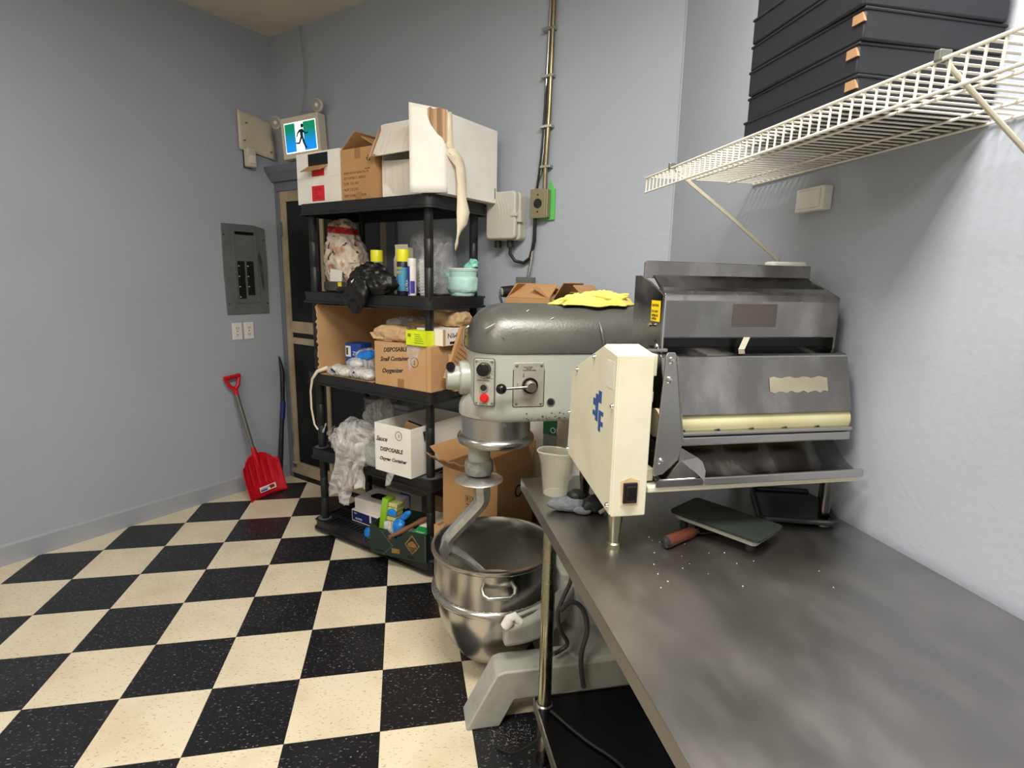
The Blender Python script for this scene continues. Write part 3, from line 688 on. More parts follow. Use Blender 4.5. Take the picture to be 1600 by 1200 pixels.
ob('plate_border', MB().prism(rrect(-.0545, .0545, -.0775, .0775, .007), -.0015, .0008, 'y'), M['inkgrey'], gp)
for x in (-.042, .042):
    for z in (-.065, .065): ob('screw', MB().tube([(x, -.004, z), (x, -.007, z)], [.0055, .003], 10), M['metalbox'], gp)
for s_, x, z, sz in (('STOP MIXER', -.018, .058, .0055), ('BEFORE', -.010, .0525, .005), ('CHANGING SPEED', -.022, .047, .0055), ('2', -.022, .028, .013), ('1', -.042, -.002, .012)):
    text('lettering', s_, sz, M['ink'], gp, (x, -.0045, z))
ob('small_badge', MB().box(-.014, .007, -.0046, -.004, -.056, -.047), M['lensgrey'], gp)
ob('shift_boss', MB().tube([(.003, -.004, -.002), (.003, -.012, -.002)], .027, 24), M['blackgl'], gp)
lv = ob('gear_lever', MB().tube([(.003, -.010, -.002), (.003, -.020, -.002), (.004, -.040, -.003)], [.021, .020, .016], 20).tube([(.0, -.032, -.002), (-.05, -.036, -.004), (-.085, -.04, -.005)], .0048, 10), M['steel'], gp, smooth=1)
ob('lever_ball', MB().lathe([(0.0001+.0175*math.sin(R(a)), .0175*math.cos(R(a))) for a in range(0, 181, 15)], (-.100, -.041, -.005), 20), M['blackgl'], lv, smooth=1)
hp = ob('plug_ring', MB().tube([(1.196, PY+.001, 1.088), (1.196, PY-.004, 1.088)], .0145, 20), M['chrome'], t, MO)
ob('plug_hole', MB().tube([(1.196, PY, 1.088), (1.196, PY-.0052, 1.088)], .0105, 16), M['ink'], hp, (0, 0, 0))
for k in range(26):
    x = 1.10+random.random()*.22; z = 1.024+abs(random.gauss(0, .012))+(.02*random.random() if k % 4 == 0 else 0); a = random.uniform(.0012, .0035)
    ob('paint_chip', MB().prism([(x-a, z), (x, z-a*.7), (x+a*1.4, z+a*.3), (x+a*.1, z+a)], PY-.002, PY+.001, 'y'), M['inkgrey'], t, MO)
# column
ob('column', loft([(rrect(1.30, 1.64, .14, .43, .04), .20), (rrect(1.30, 1.64, .14, .43, .04), .95), (rrect(1.26, 1.65, .13, .44, .05), 1.03)]), M['paint'], t, MO, smooth=45)
# base: near and far legs plus body
def leg(y0, y1):
    return MB().prism([(.892, 0), (1.008, 0), (1.058, .095), (1.64, .10), (1.64, .21), (1.02, .205), (.995, .197)], y0, y1, 'y')
ob('base_leg', leg(-.048, .06), M['paintw'], t, MO, bevel=.006, seg=2, smooth=40)
ob('base_leg', leg(.50, .60), M['paintw'], t, MO, bevel=.006, seg=2, smooth=40)
ob('base_body', MB().prism(rrect(1.26, 1.64, -.04, .59, .06), .0, .215), M['paintw'], t, MO, bevel=.012, seg=3, smooth=40)
# bowl cradle arms
def arm(sg):
    mb = MB(); vs = []; n = 14
    for k in range(n+1):
        a = R(-92+78*k/n) if sg < 0 else R(92-78*k/n)
        hh = .050+.012*math.sin(k/n*PI); zc = .31+.035*(k/n); rr0, rr1 = .245+.03*(k/n), .30+.015*(k/n)
        for (rr, zz) in ((rr0, zc-hh), (rr1, zc-hh*.7), (rr1, zc+hh*.7), (rr0, zc+hh)):
            vs.append((MC.x+rr*math.cos(a), MC.y+rr*math.sin(a), zz))
    f = [(i*4+k, i*4+(k+1) % 4, (i+1)*4+(k+1) % 4, (i+1)*4+k) for i in range(n) for k in range(4)]+[(0, 3, 2, 1), tuple(range(n*4, n*4+4))]
    return mb.add(vs, f)
ob('bowl_cradle', arm(-1), M['paintw'], t, MO, bevel=.012, seg=3, smooth=60)
ob('bowl_cradle', arm(1), M['paintw'], t, MO, bevel=.012, seg=3, smooth=60)
ob('cradle_slide', MB().prism(rrect(1.27, 1.34, .17, .40, .02), .26, .42), M['paintw'], t, MO, bevel=.008)
lt = ob('bowl_latch', MB().tube([(1.03, .0, .345), (1.045, -.005, .372), (1.06, .005, .375), (1.085, .0, .352)], [.018, .020, .016, .012], 12), M['white_dust'], t, MO, smooth=1)
ob('latch_rod', MB().cyl((1.06, -.003, .366), (1.24, .075, .374), .006, n=8), M['steel'], lt)
# bowl (a thing of its own)
b_ = thing('mixing_bowl', 'large round stainless steel bowl under the dough hook', 'bowl', (MC.x, MC.y, .045))
prof_o = [(.0, .0), (.05, .002), (.09, .012), (.14, .05), (.178, .11), (.205, .18), (.218, .24), (.222, .275), (.2225, .283), (.235, .287), (.2385, .296), (.236, .306), (.2245, .312), (.226, .36), (.2275, .445), (.236, .450), (.2385, .458), (.236, .466), (.226, .468)]
prof_i = [(.222, .460), (.220, .40), (.217, .30), (.212, .24), (.198, .17), (.170, .10), (.13, .045), (.08, .016), (.0, .008)]
ob('bowl_shell', MB().lathe(prof_o+prof_i, n=72), M['steel'], b_, smooth=50)
ob('flour_residue', MB().lathe([(.0, .012), (.08, .020), (.128, .049), (.168, .104), (.196, .172), (.2095, .235)], n=48), mat('bowl_residue', (160, 157, 150), .55, c2=(186, 182, 174), scale=9, metal=.4, bump=.5, bscale=30), b_, smooth=1)
for a in (-95, 85):
    hnd = MB(); aa = R(a)
    pts = []
    for dt, dr, dz in ((-13.5, -.002, .008), (-13.5, .018, .010), (-12.0, .032, -.004), (-8, .040, -.010), (8, .040, -.010), (12.0, .032, -.004), (13.5, .018, .010), (13.5, -.002, .008)):
        pts.append(((.226+dr)*math.cos(aa+R(dt)), (.226+dr)*math.sin(aa+R(dt)), .40+dz))
    ob('bowl_handle', hnd.tube(pts, .0075, 10), M['cast'] if a > 0 else M['armour'], b_, smooth=1)
# dough hook (held by the shaft)
ob('flour_line', MB().lathe([(.2232, .304), (.2245, .312), (.2240, .322), (.2232, .318)], n=60), M['white_dust'], b_, smooth=1)
h = thing('dough_hook', 'cast aluminium dough hook with splash disc reaching into the bowl', 'dough hook', (SH.x, SH.y, .768))
ob('splash_disc', MB().lathe([(.0, .018), (.022, .017), (.05, .010), (.088, .0), (.090, -.003), (.086, -.006), (.03, -.008), (.0, -.008)], n=40), M['cast'], h, smooth=50)
pts = [(.012, 0, -.0), (.012, 0, -.045), (.014, 0, -.078), (.0, 0, -.105), (-.045, 0, -.155), (-.092, 0, -.205), (-.116, .0, -.238), (-.112, .0, -.268), (-.085, .004, -.292), (-.045, .006, -.322), (-.01, .0, -.352), (.025, -.005, -.385), (.05, -.01, -.42)]
rs = [.037, .036, .035, .034, .031, .030, .028, .026, .022, .018, .015, .013, .010]
# smooth the path
def spline(pts, rs, m=4):
    P = [Vector(p) for p in pts]; o = []; q = []
    for i in range(len(P)-1):
        p0, p1, p2, p3 = P[max(i-1, 0)], P[i], P[i+1], P[min(i+2, len(P)-1)]
        for k in range(m):
            u = k/m; o.append(.5*((2*p1)+(-p0+p2)*u+(2*p0-5*p1+4*p2-p3)*u*u+(-p0+3*p1-3*p2+p3)*u**3)); q.append(rs[i]*(1-u)+rs[i+1]*u)
    o.append(P[-1]); q.append(rs[-1]); return o, q
a_, b2 = spline(pts, rs)
ob('hook_arm', MB().tube(a_, b2, 7, flat=.82), M['cast'], h, smooth=35)
ob('hook_fin', MB().prism([(-.15, -.265), (-.135, -.215), (-.125, -.225), (-.105, -.27), (-.125, -.30), (-.150, -.33), (-.14, -.30)], -.03, -.012, 'y'), M['cast'], h, bevel=.004)

# yellow cloth draped on the mixer head
t = thing('cloth', 'crumpled yellow cloth lying on top of the mixer head', 'cloth', (1.365, .235, 1.410))
def f_(u, v):
    a = 2*PI*u; rr = v
    L_ = .148+.012*math.sin(3*a+1)+.016*math.sin(5*a); W_ = .065+.012*math.sin(2*a+2)+.008*math.sin(7*a)
    x = L_*rr*math.cos(a); y = W_*rr*math.sin(a)
    h = (1-rr**2.6)*(.024+.014*(x/.15)) + .016*(1+fold((x*.8+.4*y, y*1.5-.5*x, 0), 24, 3))*(1-rr**3) + .006*fold((x, y, 0), 60, 8)
    drop = 0
    Y = .235+y
    if Y < .19: drop = (.19-Y)*.28
    return (x, y, max(h, .002)-drop)
mb = MB().grid(f_, 96, 30)
ob('fabric', mb, M['yellowcloth'], t, smooth=80, solid=.003)
for k, (x0, y0, x1, y1, hh) in enumerate(((-.13, -.03, .0, .0, .018), (-.02, -.04, .13, -.02, .03), (.02, .02, .14, .0, .034), (-.06, .0, .06, .03, .03))):
    pts = [(x0+(x1-x0)*q+.006*math.sin(q*9+k), y0+(y1-y0)*q+.006*math.sin(q*7+k*2), hh+.006*math.sin(q*6+k)) for q in [i/10 for i in range(11)]]
    ob('fold', MB().tube(pts, [.003+.006*math.sin(PI*i/10) for i in range(11)], 10), M['yellowcloth'], t, smooth=1)

# ------------------------------------------------------------ steel table
TH = .89
t = thing('work_table', 'long stainless steel work table with round legs and undershelf', 'table', (1.44, -.06, 0))
TO = (-1.44, .06, 0)
TX0, TX1, TY0, TY1 = 1.058, 1.835, -2.6, -.06
ob('table_top', MB().prism([(TX0, TH), (TX0+.004, TH+.0), (TX1, TH), (TX1, TH-.035), (TX1-.003, TH-.035), (TX1-.003, TH-.004), (TX0+.003, TH-.004), (TX0+.003, TH-.036), (TX0, TH-.036)], TY0, TY1, 'y').box(TX0, TX1, TY1-.003, TY1, TH-.035, TH-.001).box(TX0, TX1, TY0, TY0+.003, TH-.035, TH-.001), M['steelt'], t, TO, bevel=.0015)
ob('edge_return', MB().box(TX0+.003, TX0+.02, TY0+.01, TY1-.01, TH-.036, TH-.033), M['steelt'], t, TO)
for x in (TX0+.06, TX1-.07):
    for y in (TY1-.145, -1.35, TY0+.12):
        ob('leg', MB().lathe([(.0205, .05), (.0205, TH-.01)], (x, y, 0), 20), M['legsteel'], t, TO, smooth=1)
        ob('leg_foot', MB().lathe([(.014, .06), (.014, .03), (.022, .012), (.022, 0), (0, 0)], (x, y, 0), 16), M['steeld'], t, TO, smooth=1)
US = ob('undershelf', MB().box(TX0+.035, TX1-.04, TY0+.1, TY1-.11, .196, .200), mat('undershelf_steel', (40, 40, 42), .25, .9), t, TO)
ob('undershelf_lip', MB().box(TX0+.033, TX0+.037, TY0+.1, TY1-.11, .165, .202).box(TX0+.035, TX1-.04, TY1-.112, TY1-.108, .170, .206), M['steel'], US, (0, 0, 0))
for x in (TX0+.06, TX1-.07):
    ob('leg_clamp', MB().lathe([(.0225, .165), (.026, .17), (.026, .208), (.0225, .212)], (x, TY1-.145, 0), 20), M['steel'], US, smooth=1)
for x in (TX0+.10, TX1-.10): ob('top_brace', MB().box(x, x+.04, TY0+.1, TY1-.08, TH-.036, TH-.005), M['steeld'], t, TO)

# power cords beside the table leg
tag(ob('looped_cord', MB().tube(spline([(1.27, .03, .62), (1.255, .0, .50), (1.225, -.02, .45), (1.20, -.04, .40), (1.215, -.03, .33), (1.245, -.02, .27), (1.22, -.02, .245), (1.19, -.04, .25)], [.0075]*8)[0], .0075, 8), M['cord'], smooth=1), 'dark cord looped behind the table leg, the tighter coil', 'cord')
tag(ob('hanging_cord', MB().tube(spline([(1.20, -.07, .43), (1.235, -.07, .458), (1.275, -.075, .43), (1.29, -.085, .36), (1.272, -.09, .28), (1.275, -.09, .21), (1.285, -.09, .15)], [.0085]*7)[0], .0085, 8), M['cord'], smooth=1), 'dark cord hanging in an arch right of the table leg', 'cord')
tag(ob('thin_cord', MB().tube(spline([(1.115, -.232, .172), (1.10, -.235, .12), (1.06, -.20, .05), (1.02, -.17, .012), (.98, -.13, .006)], [.004]*5)[0], .004, 6), M['rubber'], smooth=1), 'thin black cord trailing from the table leg to the floor', 'cord')
tag(ob('black_cable', MB().tube(spline([(1.13, -.24, .208), (1.20, -.36, .206), (1.27, -.46, .206), (1.30, -.60, .206), (1.38, -.8, .206)], [.005]*5)[0], .005, 6), M['rubber'], smooth=1), 'black cord lying across the dark undershelf', 'cord')

# ------------------------------------------------------------ dough sheeter
t = thing('dough_sheeter', 'stainless dough sheeter with cream side housing standing on the table', 'sheeter', (1.45, -.35, TH)); DO = (-1.45, .35, -TH)
prof = [(-.56, .975), (-.56, 1.343), (-.473, 1.356), (-.238, 1.262), (-.218, 1.02)]
hs = ob('side_housing', MB().prism(prof[::-1], 1.158, 1.240, 'x'), M['cream'], t, DO, bevel=.003)
sp = ob('side_panel', MB().prism([(-.557, .980), (-.557, 1.340), (-.473, 1.352), (-.241, 1.260), (-.221, 1.023)][::-1], 1.1545, 1.1585, 'x'), M['cream'], hs, bevel=.001)
for y, z in ((-.285, 1.268), (-.415, 1.319), (-.545, 1.228), (-.232, 1.14), (-.23, 1.035), (-.545, 1.0)):
    ob('panel_screw', MB().tube([(1.1545, y, z), (1.149, y, z)], [.0065, .004], 10), M['chrome'], hs, smooth=1)
def LG(y0, y1, z0, z1): return MB().box(1.1538, 1.1546, y0, y1, z0, z1)
lg = MB()
for y0, y1, z0, z1 in ((-.455, -.437, 1.17, 1.235), (-.475, -.455, 1.218, 1.246), (-.437, -.42, 1.205, 1.222), (-.437, -.418, 1.180, 1.192), (-.475, -.46, 1.15, 1.20), (-.49, -.475, 1.165, 1.176), (-.49, -.475, 1.19, 1.20)):
    lg.box(1.1538, 1.1546, y0, y1, z0, z1)
ob('logo', lg, M['blue'], hs)
ob('worn_patch', LG(-.545, -.50, 1.265, 1.325), mat('cream_worn', (214, 212, 196), .3), hs)
sw = ob('switch_frame', MB().box(1.183, 1.216, -.566, -.56, 1.008, 1.056), M['ink'], hs, bevel=.002)
ob('rocker', MB().box(1.188, 1.211, -.572, -.564, 1.014, 1.050), M['blackgl'], hs, bevel=.003)
ob('rust_stain', MB().prism([(1.178, 1.0), (1.22, 1.002), (1.218, 1.010), (1.222, 1.06), (1.20, 1.068), (1.176, 1.06), (1.180, 1.012)], -.5607, -.56, 'y'), mat('rust', (206, 176, 132), .5, c2=(222, 212, 186), scale=30), hs)
ob('side_screw', MB().tube([(1.240, -.53, 1.0), (1.247, -.53, 1.0)], .006, 10), M['chrome'], hs)
for x, y in ((1.178, -.536), (1.205, -.240), (1.76, -.50), (1.76, -.12)):
    ob('foot', MB().lathe([(.017, 1.03), (.017, .96), (.0135, .925), (.0125, .905), (.016, .902), (.018, TH+.0), (.0, TH)], (x, y, 0), 18), M['legsteel'] if x < 1.2 else M['steeld'], t, DO, smooth=30)
ob('inner_frame', MB().box(1.30, 1.80, -.44, -.14, 1.045, 1.30), M['doorblack'], t, DO)
ob('frame_plate', MB().prism([(-.50, 1.045), (-.50, 1.33), (-.40, 1.30), (-.26, 1.22), (-.13, 1.18), (-.13, 1.045)][::-1], 1.2425, 1.262, 'x'), M['doorblack'], t, DO)
for q in ((1.243, 1.275, -.50, -.46, 1.285, 1.335), (1.243, 1.268, -.505, -.47, 1.225, 1.25), (1.243, 1.268, -.53, -.45, 1.045, 1.075)):
    ob('cream_bracket', MB().box(*q), M['cream'], t, DO, bevel=.002)
spn = []
for k in range(97): spn.append((1.256+.006*math.cos(k*PI/4), -.508+.006*math.sin(k*PI/4), 1.225-.0012*k))
ob('tension_spring', MB().tube(spn, .0017, 5), M['armour'], t, DO, smooth=1)
ob('slab', MB().box(1.246, 1.80, -.552, -.13, 1.024, 1.040), M['cream'], t, DO, bevel=.004)
# front tray
def f_(u, v):
    x = 1.27+.53*u; q = v
    y = -.445-.115*q; z = 1.118-.075*math.sin(q*PI/2)**.8+.006*q*q
    if q > .93: z += .008
    return (x, y, z)
tr = ob('lower_tray', MB().grid(f_, 4, 28), M['steelh'], t, DO, smooth=60, solid=.003)
ob('tray_lip', MB().box(1.375, 1.80, -.566, -.556, 1.040, 1.060), M['steel'], t, DO, bevel=.003)
ob('tray_apron', MB().box(1.262, 1.376, -.560, -.555, 1.040, 1.056).prism([(1.285, 1.056), (1.376, 1.056), (1.320, 1.10)], -.558, -.553, 'y'), M['steelh'], t, DO)
gd = ob('side_guard', MB().prism([(1.258, 1.068), (1.262, 1.062), (1.283, 1.066), (1.318, 1.098), (1.326, 1.14), (1.296, 1.338), (1.292, 1.346), (1.275, 1.346), (1.271, 1.338)], -.548, -.543, 'y'), M['steel'], t, DO, bevel=.0015)
ob('guard_edge', MB().tube([(1.326, -.549, 1.14), (1.2965, -.549, 1.338)], .002, 6), M['chrome'], gd)
for x, z in ((1.284, 1.328), (1.282, 1.285), (1.275, 1.098)):
    ob('guard_bolt', MB().lathe([(.0, .006), (.005, .005), (.008, .0)], n=14), M['chrome'], gd, (x, -.548, z), (PI/2, 0, 0), smooth=1)
ob('tray_flare', MB().add([(1.322, -.549, 1.128), (1.362, -.552, 1.105), (1.374, -.556, 1.095), (1.380, -.562, 1.075), (1.376, -.566, 1.052), (1.368, -.566, 1.060), (1.352, -.560, 1.075), (1.318, -.549, 1.096)], [(0, 1, 2, 3, 4, 5, 6, 7)]), M['steel'], t, DO, solid=.003)
ob('scraper_bar', MB().box(1.30, 1.80, -.510, -.480, 1.118, 1.140).box(1.30, 1.80, -.515, -.480, 1.143, 1.153), M['steel'], t, DO, bevel=.004)
ro = ob('roller', MB().tube([(1.29, -.470, 1.168), (1.80, -.470, 1.168)], .034, 28), M['roller'], t, DO, smooth=1)
for k in range(5): ob('roller_mark', MB().prism([(1.34+.09*k, 1.153), (1.352+.09*k, 1.156), (1.356+.09*k, 1.153)], -.503, -.500, 'y'), M['ink'], ro)
# middle panel
mp = ob('middle_cover', MB().prism([(-.380, 1.338), (-.385, 1.342), (-.462, 1.330), (-.468, 1.325), (-.505, 1.192), (-.500, 1.188), (-.460, 1.190), (-.42, 1.30), (-.38, 1.31)][::-1], 1.298, 1.80, 'x'), M['steelh'], t, DO, bevel=.0015)
ob('fold_line', MB().tube([(1.30, -.4675, 1.3245), (1.80, -.4675, 1.3245)], .0022, 6), M['chrome'], mp)  # bright chrome bead stands in for the highlight along the fold
wl = [(1.575+.16*k/14*1.0, 1.2745+.0022*math.sin(k*1.7)) for k in range(15)]+[(1.735-.16*k/14, 1.240+.003*math.sin(k*2.3)) for k in range(15)]
ob('worn_label', MB().add([(x, -.505+.037*(z-1.192)/.133-.0012, z) for x, z in wl], [tuple(range(len(wl)))]), M['wornlabel'], mp)
# hopper
ob('hopper_side', MB().prism([(-.42, 1.332), (-.42, 1.466), (-.335, 1.498), (-.285, 1.512), (-.25, 1.512), (-.25, 1.32), (-.38, 1.325)][::-1], 1.316, 1.322, 'x'), M['steelh'], t, DO)
ob('hopper_side', MB().prism([(-.42, 1.332), (-.42, 1.466), (-.335, 1.498), (-.285, 1.512), (-.25, 1.512), (-.25, 1.32), (-.38, 1.325)][::-1], 1.794, 1.80, 'x'), M['steelh'], t, DO)
hf = ob('hopper_front', MB().prism([(-.424, 1.366), (-.424, 1.454), (-.416, 1.470), (-.39, 1.477), (-.385, 1.470), (-.40, 1.46), (-.418, 1.44), (-.418, 1.366)][::-1], 1.322, 1.794, 'x'), M['steelh'], t, DO, bevel=.001)
ob('edge_strip', MB().box(1.317, 1.321, -.427, -.42, 1.332, 1.466), M['chrome'], hf)
ob('blank_plate', MB().box(1.50, 1.62, -.4252, -.424, 1.392, 1.448), mat('plate_steel', (110, 104, 98), .5, .8), hf, bevel=.0005)
ob('hopper_rail', MB().prism([(-.39, 1.470), (-.375, 1.485), (-.36, 1.485), (-.355, 1.475)][::-1], 1.335, 1.794, 'x'), M['steel'], t, DO)
ob('hopper_slope', MB().prism([(-.352, 1.478), (-.302, 1.514), (-.298, 1.509), (-.35, 1.472)][::-1], 1.345, 1.794, 'x'), M['steeld'], t, DO)
ob('rear_flange', MB().box(1.318, 1.80, -.300, -.296, 1.506, 1.546).prism([(1.318, 1.506), (1.318, 1.546), (1.325, 1.55), (1.80, 1.545), (1.80, 1.506)], -.3005, -.2955, 'y'), M['steelh'], t, DO, bevel=.001)
ob('hopper_inside', MB().box(1.322, 1.794, -.40, -.25, 1.34, 1.362), M['doorblack'], t, DO)
ob('cream_tab', MB().prism([(1.524, 1.336), (1.540, 1.336), (1.552, 1.366), (1.536, 1.366)], -.426, -.424, 'y'), M['cream'], t, DO)
wl = ob('warning_label', MB().box(1.3145, 1.316, -.408, -.362, 1.402, 1.452), M['label'], t, DO)
for k, (s_, z) in enumerate((('CAUTION', 1.438), ('DO NOT', 1.423), ('OPERATE', 1.413), ('OPEN', 1.405))):
    text('lettering', s_, .0085, M['ink'], wl, (1.3143, -.366, z), (PI/2, 0, -PI/2), width=.036 if k != 3 else .026)
ob('wing_nut', MB().tube([(1.314, -.37, 1.392), (1.306, -.37, 1.392)], .005, 8), M['chrome'], t, DO)
ob('side_hole', MB().tube([(1.3165, -.395, 1.355), (1.315, -.395, 1.355)], .004, 8), M['ink'], t, DO)
ob('hinge_plate', MB().box(1.255, 1.318, -.46, -.44, 1.335, 1.343).tube([(1.29, -.462, 1.345), (1.29, -.455, 1.352)], .006, 8), M['steel'], t, DO, bevel=.002)

# white plastic case on the sheeter
t = thing('plastic_case', 'small white plastic case resting on top rear of the dough sheeter', 'case', (1.745, -.27, 1.512))
ob('case_body', MB().prism(rrect(-.055, .055, -.02, .022, .012), 0, .045), M['white'], t, bevel=.005, smooth=1)

# things on the table
t = thing('measuring_cup', 'cloudy plastic measuring cup near the table corner', 'measuring cup', (1.131, -.195, TH))
def cupf(u, v):
    a = 2*PI*u; r = .034+.013*v**.9; sp_ = max(0, math.cos(a-R(200)))**8*.012*max(0, v-.7)/.3
    r += sp_+(.002 if v > .97 else 0); z = .128*v+max(0, v-.85)/.15*.006*math.cos(a-R(200))
    return (r*math.cos(a), r*math.sin(a), .001+z)
ob('cup_wall', MB().grid(cupf, 40, 16), M['cup'], t, smooth=1, solid=.0022)
ob('cup_base', MB().lathe([(0, .001), (.033, .001), (.034, .004), (0, .004)], n=30), M['cup'], t)
ob('rim', MB().tube([cupf(k/40, .99) for k in range(41)], .002, 6), M['cup'], t, smooth=1)
for k in range(13):
    z = .025+.0065*k; a = R(-72); wv = .006 if k % 2 else .010; r = .0345+.013*(z/.128)**.9+.0008
    ob('scale_mark', MB().box(0, wv, -.0004, .0004, -.0005, .0005), M['cupmark'], t, (r*math.cos(a), r*math.sin(a), z), (0, 0, a+PI/2))
ob('cup_handle', MB().tube([(.042, .01, .11), (.065, .015, .105), (.068, .015, .06), (.040, .008, .035)], [.006, .006, .006, .005], 8), M['cup'], t, smooth=1)
t = thing('work_glove', 'grey knit work glove lying on the table in front of the cup', 'glove', (1.123, -.315, TH), R(-12))
ob('glove_body', blob(lambda d: (.050*d.x*(1.1+.15*d.x), .026*d.y*(1+.25*d.x), .018+.018*d.z*(1+.35*d.x)), .004, 40, 2, 4, flat=.001), M['grayglove'], t, smooth=1)
ob('glove_thumb', blob(lambda d: (.026*d.x, .011*d.y, .012+.010*d.z), .002, 60, 5, 3, flat=.001), M['grayglove'], t, (.045, -.026, 0), (0, 0, R(-10)), smooth=1)
ob('glove_cuff', blob(lambda d: (.022*d.x, .024*d.y, .030+.014*d.z), .005, 50, 9, 3), M['rubber'], t, (.030, .014, .008), smooth=1)
t = thing('work_glove', 'dark crumpled glove behind the grey glove, under the cream housing', 'glove', (1.205, -.335, TH), R(30))
ob('glove_body', blob(lambda d: (.045*d.x, .024*d.y, .022+.022*d.z), .008, 34, 12, 4, flat=.001), M['rubber'], t, smooth=1)
ob('cuff_trim', MB().tube([(-.02, -.03, .012), (.0, -.036, .022), (.02, -.03, .015)], .005, 8), M['dough'], t, smooth=1)
t = thing('kitchen_scale', 'flat dark glass kitchen scale on the table beneath the sheeter', 'scale', (1.477, -.506, TH), R(-59))
ob('glass_top', MB().prism(rrect(-.115, .115, -.066, .066, .012), .034, .041), M['glass'], t, bevel=.001)
ob('scale_body', MB().prism(rrect(-.105, .105, -.058, .058, .012), .020, .034), M['lensgrey'], t, bevel=.003)
for x in (-.085, .085):
    for y in (-.04, .04): ob('scale_foot', MB().cyl((x, y, 0), (x, y, .020), .010, n=12), M['rubber'], t)
t = thing('putty_knife', 'scraper knife with brown wooden handle beside the glass scale', 'scraper', (1.295, -.560, TH), R(26))
ob('handle', MB().tube([(.0, 0, .014), (.012, 0, .014), (.05, 0, .014), (.095, 0, .013), (.112, 0, .012)], [.012, .0145, .0135, .0135, .009], 12, flat=.75), M['wood'], t, smooth=1)
ob('end_cap', MB().tube([(-.006, 0, .014), (-.002, 0, .014), (.008, 0, .014)], [.006, .0125, .0145], 12, flat=.75), M['blackpl'], t, smooth=1)
ob('ferrule', MB().tube([(.108, 0, .012), (.128, 0, .009)], [.009, .006], 10, flat=.7), M['steel'], t, smooth=1)
ob('blade', MB().prism([(.120, -.010), (.165, -.030), (.20, -.033), (.20, .033), (.165, .030), (.120, .010)], .006, .008), M['steeld'], t)
t = thing('black_tray', 'black rimmed flat tray at the back of the table behind the scale', 'tray', (1.745, -.40, TH), R(-28), rot=(R(0), R(-4), R(-28)))
ob('tray_base', MB().prism(rrect(-.085, .085, -.11, .11, .02), .006, .012), M['glass'], t)
rp = rrect(-.088, .088, -.113, .113, .022); rp.append(rp[0])
ob('tray_rim', MB().tube([(x, y, .014) for x, y in rp], .007, 8), M['blackpl'], t, smooth=1)
for x in (-.07, .07): ob('tray_foot', MB().box(x-.008, x+.008, -.09, .09, -.003, .006), M['blackpl'], t)

# ------------------------------------------------------------ wire shelf and pizza boxes
WZ = 1.82
t = thing('wire_shelf', 'white ventilated wire shelf on the right wall with angled brace', 'shelf', (1.85, .07, WZ))
wm = MB().tube([(-.003, 0, 0), (-.372, 0, 0), (-.378, 0, -.003), (-.380, 0, -.045)], .0022, 6, caps=False).mesh('cross_wire'); wm.materials.append(M['wire'])
for k in range(58):
    ob('cross_wire', wm, M['wire'], t, (0, -.0254*k, 0))
for x, z, r in ((-.380, -.002, .003), (-.380, -.046, .003), (-.235, -.005, .003), (-.095, -.005, .003), (-.006, -.005, .003)):
    ob('long_rod', MB().cyl((x, .006, z), (x, -.0254*57-.006, z), r, n=8), M['wire'], t, smooth=1)
for y in (-.165, -1.0):
    bs = ob('brace', MB().tube([(-.372, y, .004), (-.36, y, -.010), (-.18, y, -.128), (-.006, y, -.25)], [.006, .008, .008, .008], 8, flat=.5), M['brace'], t, smooth=1)
    ob('brace_clip', MB().box(-.386, -.366, y-.006, y+.006, -.004, .012), M['metalbox'], bs, bevel=.002)
for k in range(9):
    o = [.0, .004, .0, -.004, -.006, .003, -.005, .002, -.003][k]
    names = ['lowest', 'second from bottom', 'third from bottom', 'fourth from bottom', 'fifth from bottom', 'sixth from bottom', 'seventh from bottom', 'eighth from bottom', 'topmost']
    p = thing('takeout_box', 'black flat cardboard box on the wire shelf, %s of the stack' % names[k], 'box', (1.685+o, -.535+o*.6+(.006-k*.0015), WZ+.0035+k*.0556), R([1, -.6, .5, -1, 0, .8, -.5, .4, 0][k]), 'black boxes on the wire shelf')
    ob('box_base', MB().box(-.157, .155, -.172, .172, 0, .052), M['pizza'], p, bevel=.004, smooth=1)
    ob('box_lid', MB().box(-.159, .157, -.174, .174, .049, .0548), M['pizza'], p, bevel=.002)
    if k < 5: ob('lid_tab', MB().prism([(-.200+.026, .030), (-.174+.028, .030), (-.174+.028, .046), (-.200+.032, .046)], -.1605, -.155, 'x'), M['corr'], p, (0, 0, 0))
t = thing('wall_device', 'white plastic device on the right wall under the wire shelf', 'wall device', (1.85, -.235, 1.73))
ob('housing', MB().box(-.03, 0, -.055, .055, -.032, .032), M['white'], t, bevel=.004)
ob('cover', MB().box(-.034, -.03, -.045, .045, -.024, .024), M['white'], t, bevel=.002)

# ------------------------------------------------------------ on top of the shelving unit
Z1 = TOPS[0]+.0008
def txtlines(parent, lines, x, z, y, m, lead=1.5, shear=0, rot=(PI/2, 0, 0)):
    for s_, sz in lines:
        text('lettering', s_, sz, m, parent, (x, y, z), rot, shear=shear); z -= sz*lead
t = carton('white_carton', 'white carton with cut hand hole and two red labels on the shelf top', 'box', .345, .30, .255, M['cardwhite'], SP(.155, .17, Z1), RB, open_=False)
x0 = -.1725
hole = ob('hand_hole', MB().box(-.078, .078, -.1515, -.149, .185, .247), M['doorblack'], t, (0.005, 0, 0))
fl = ob('hand_hole_flap', MB().prism([(-.078, 0), (.078, 0), (.068, -.05), (-.085, -.055)], -.002, .002, 'y'), M['card'], t, (.005, -.152, .186), (R(-55), 0, 0))
ob('red_label', MB().box(-.048, .052, -.1512, -.1498, .135, .17), M['red'], t)
lb = ob('red_label', MB().box(-.052, .048, -.1512, -.1498, .012, .088), M['red'], t)
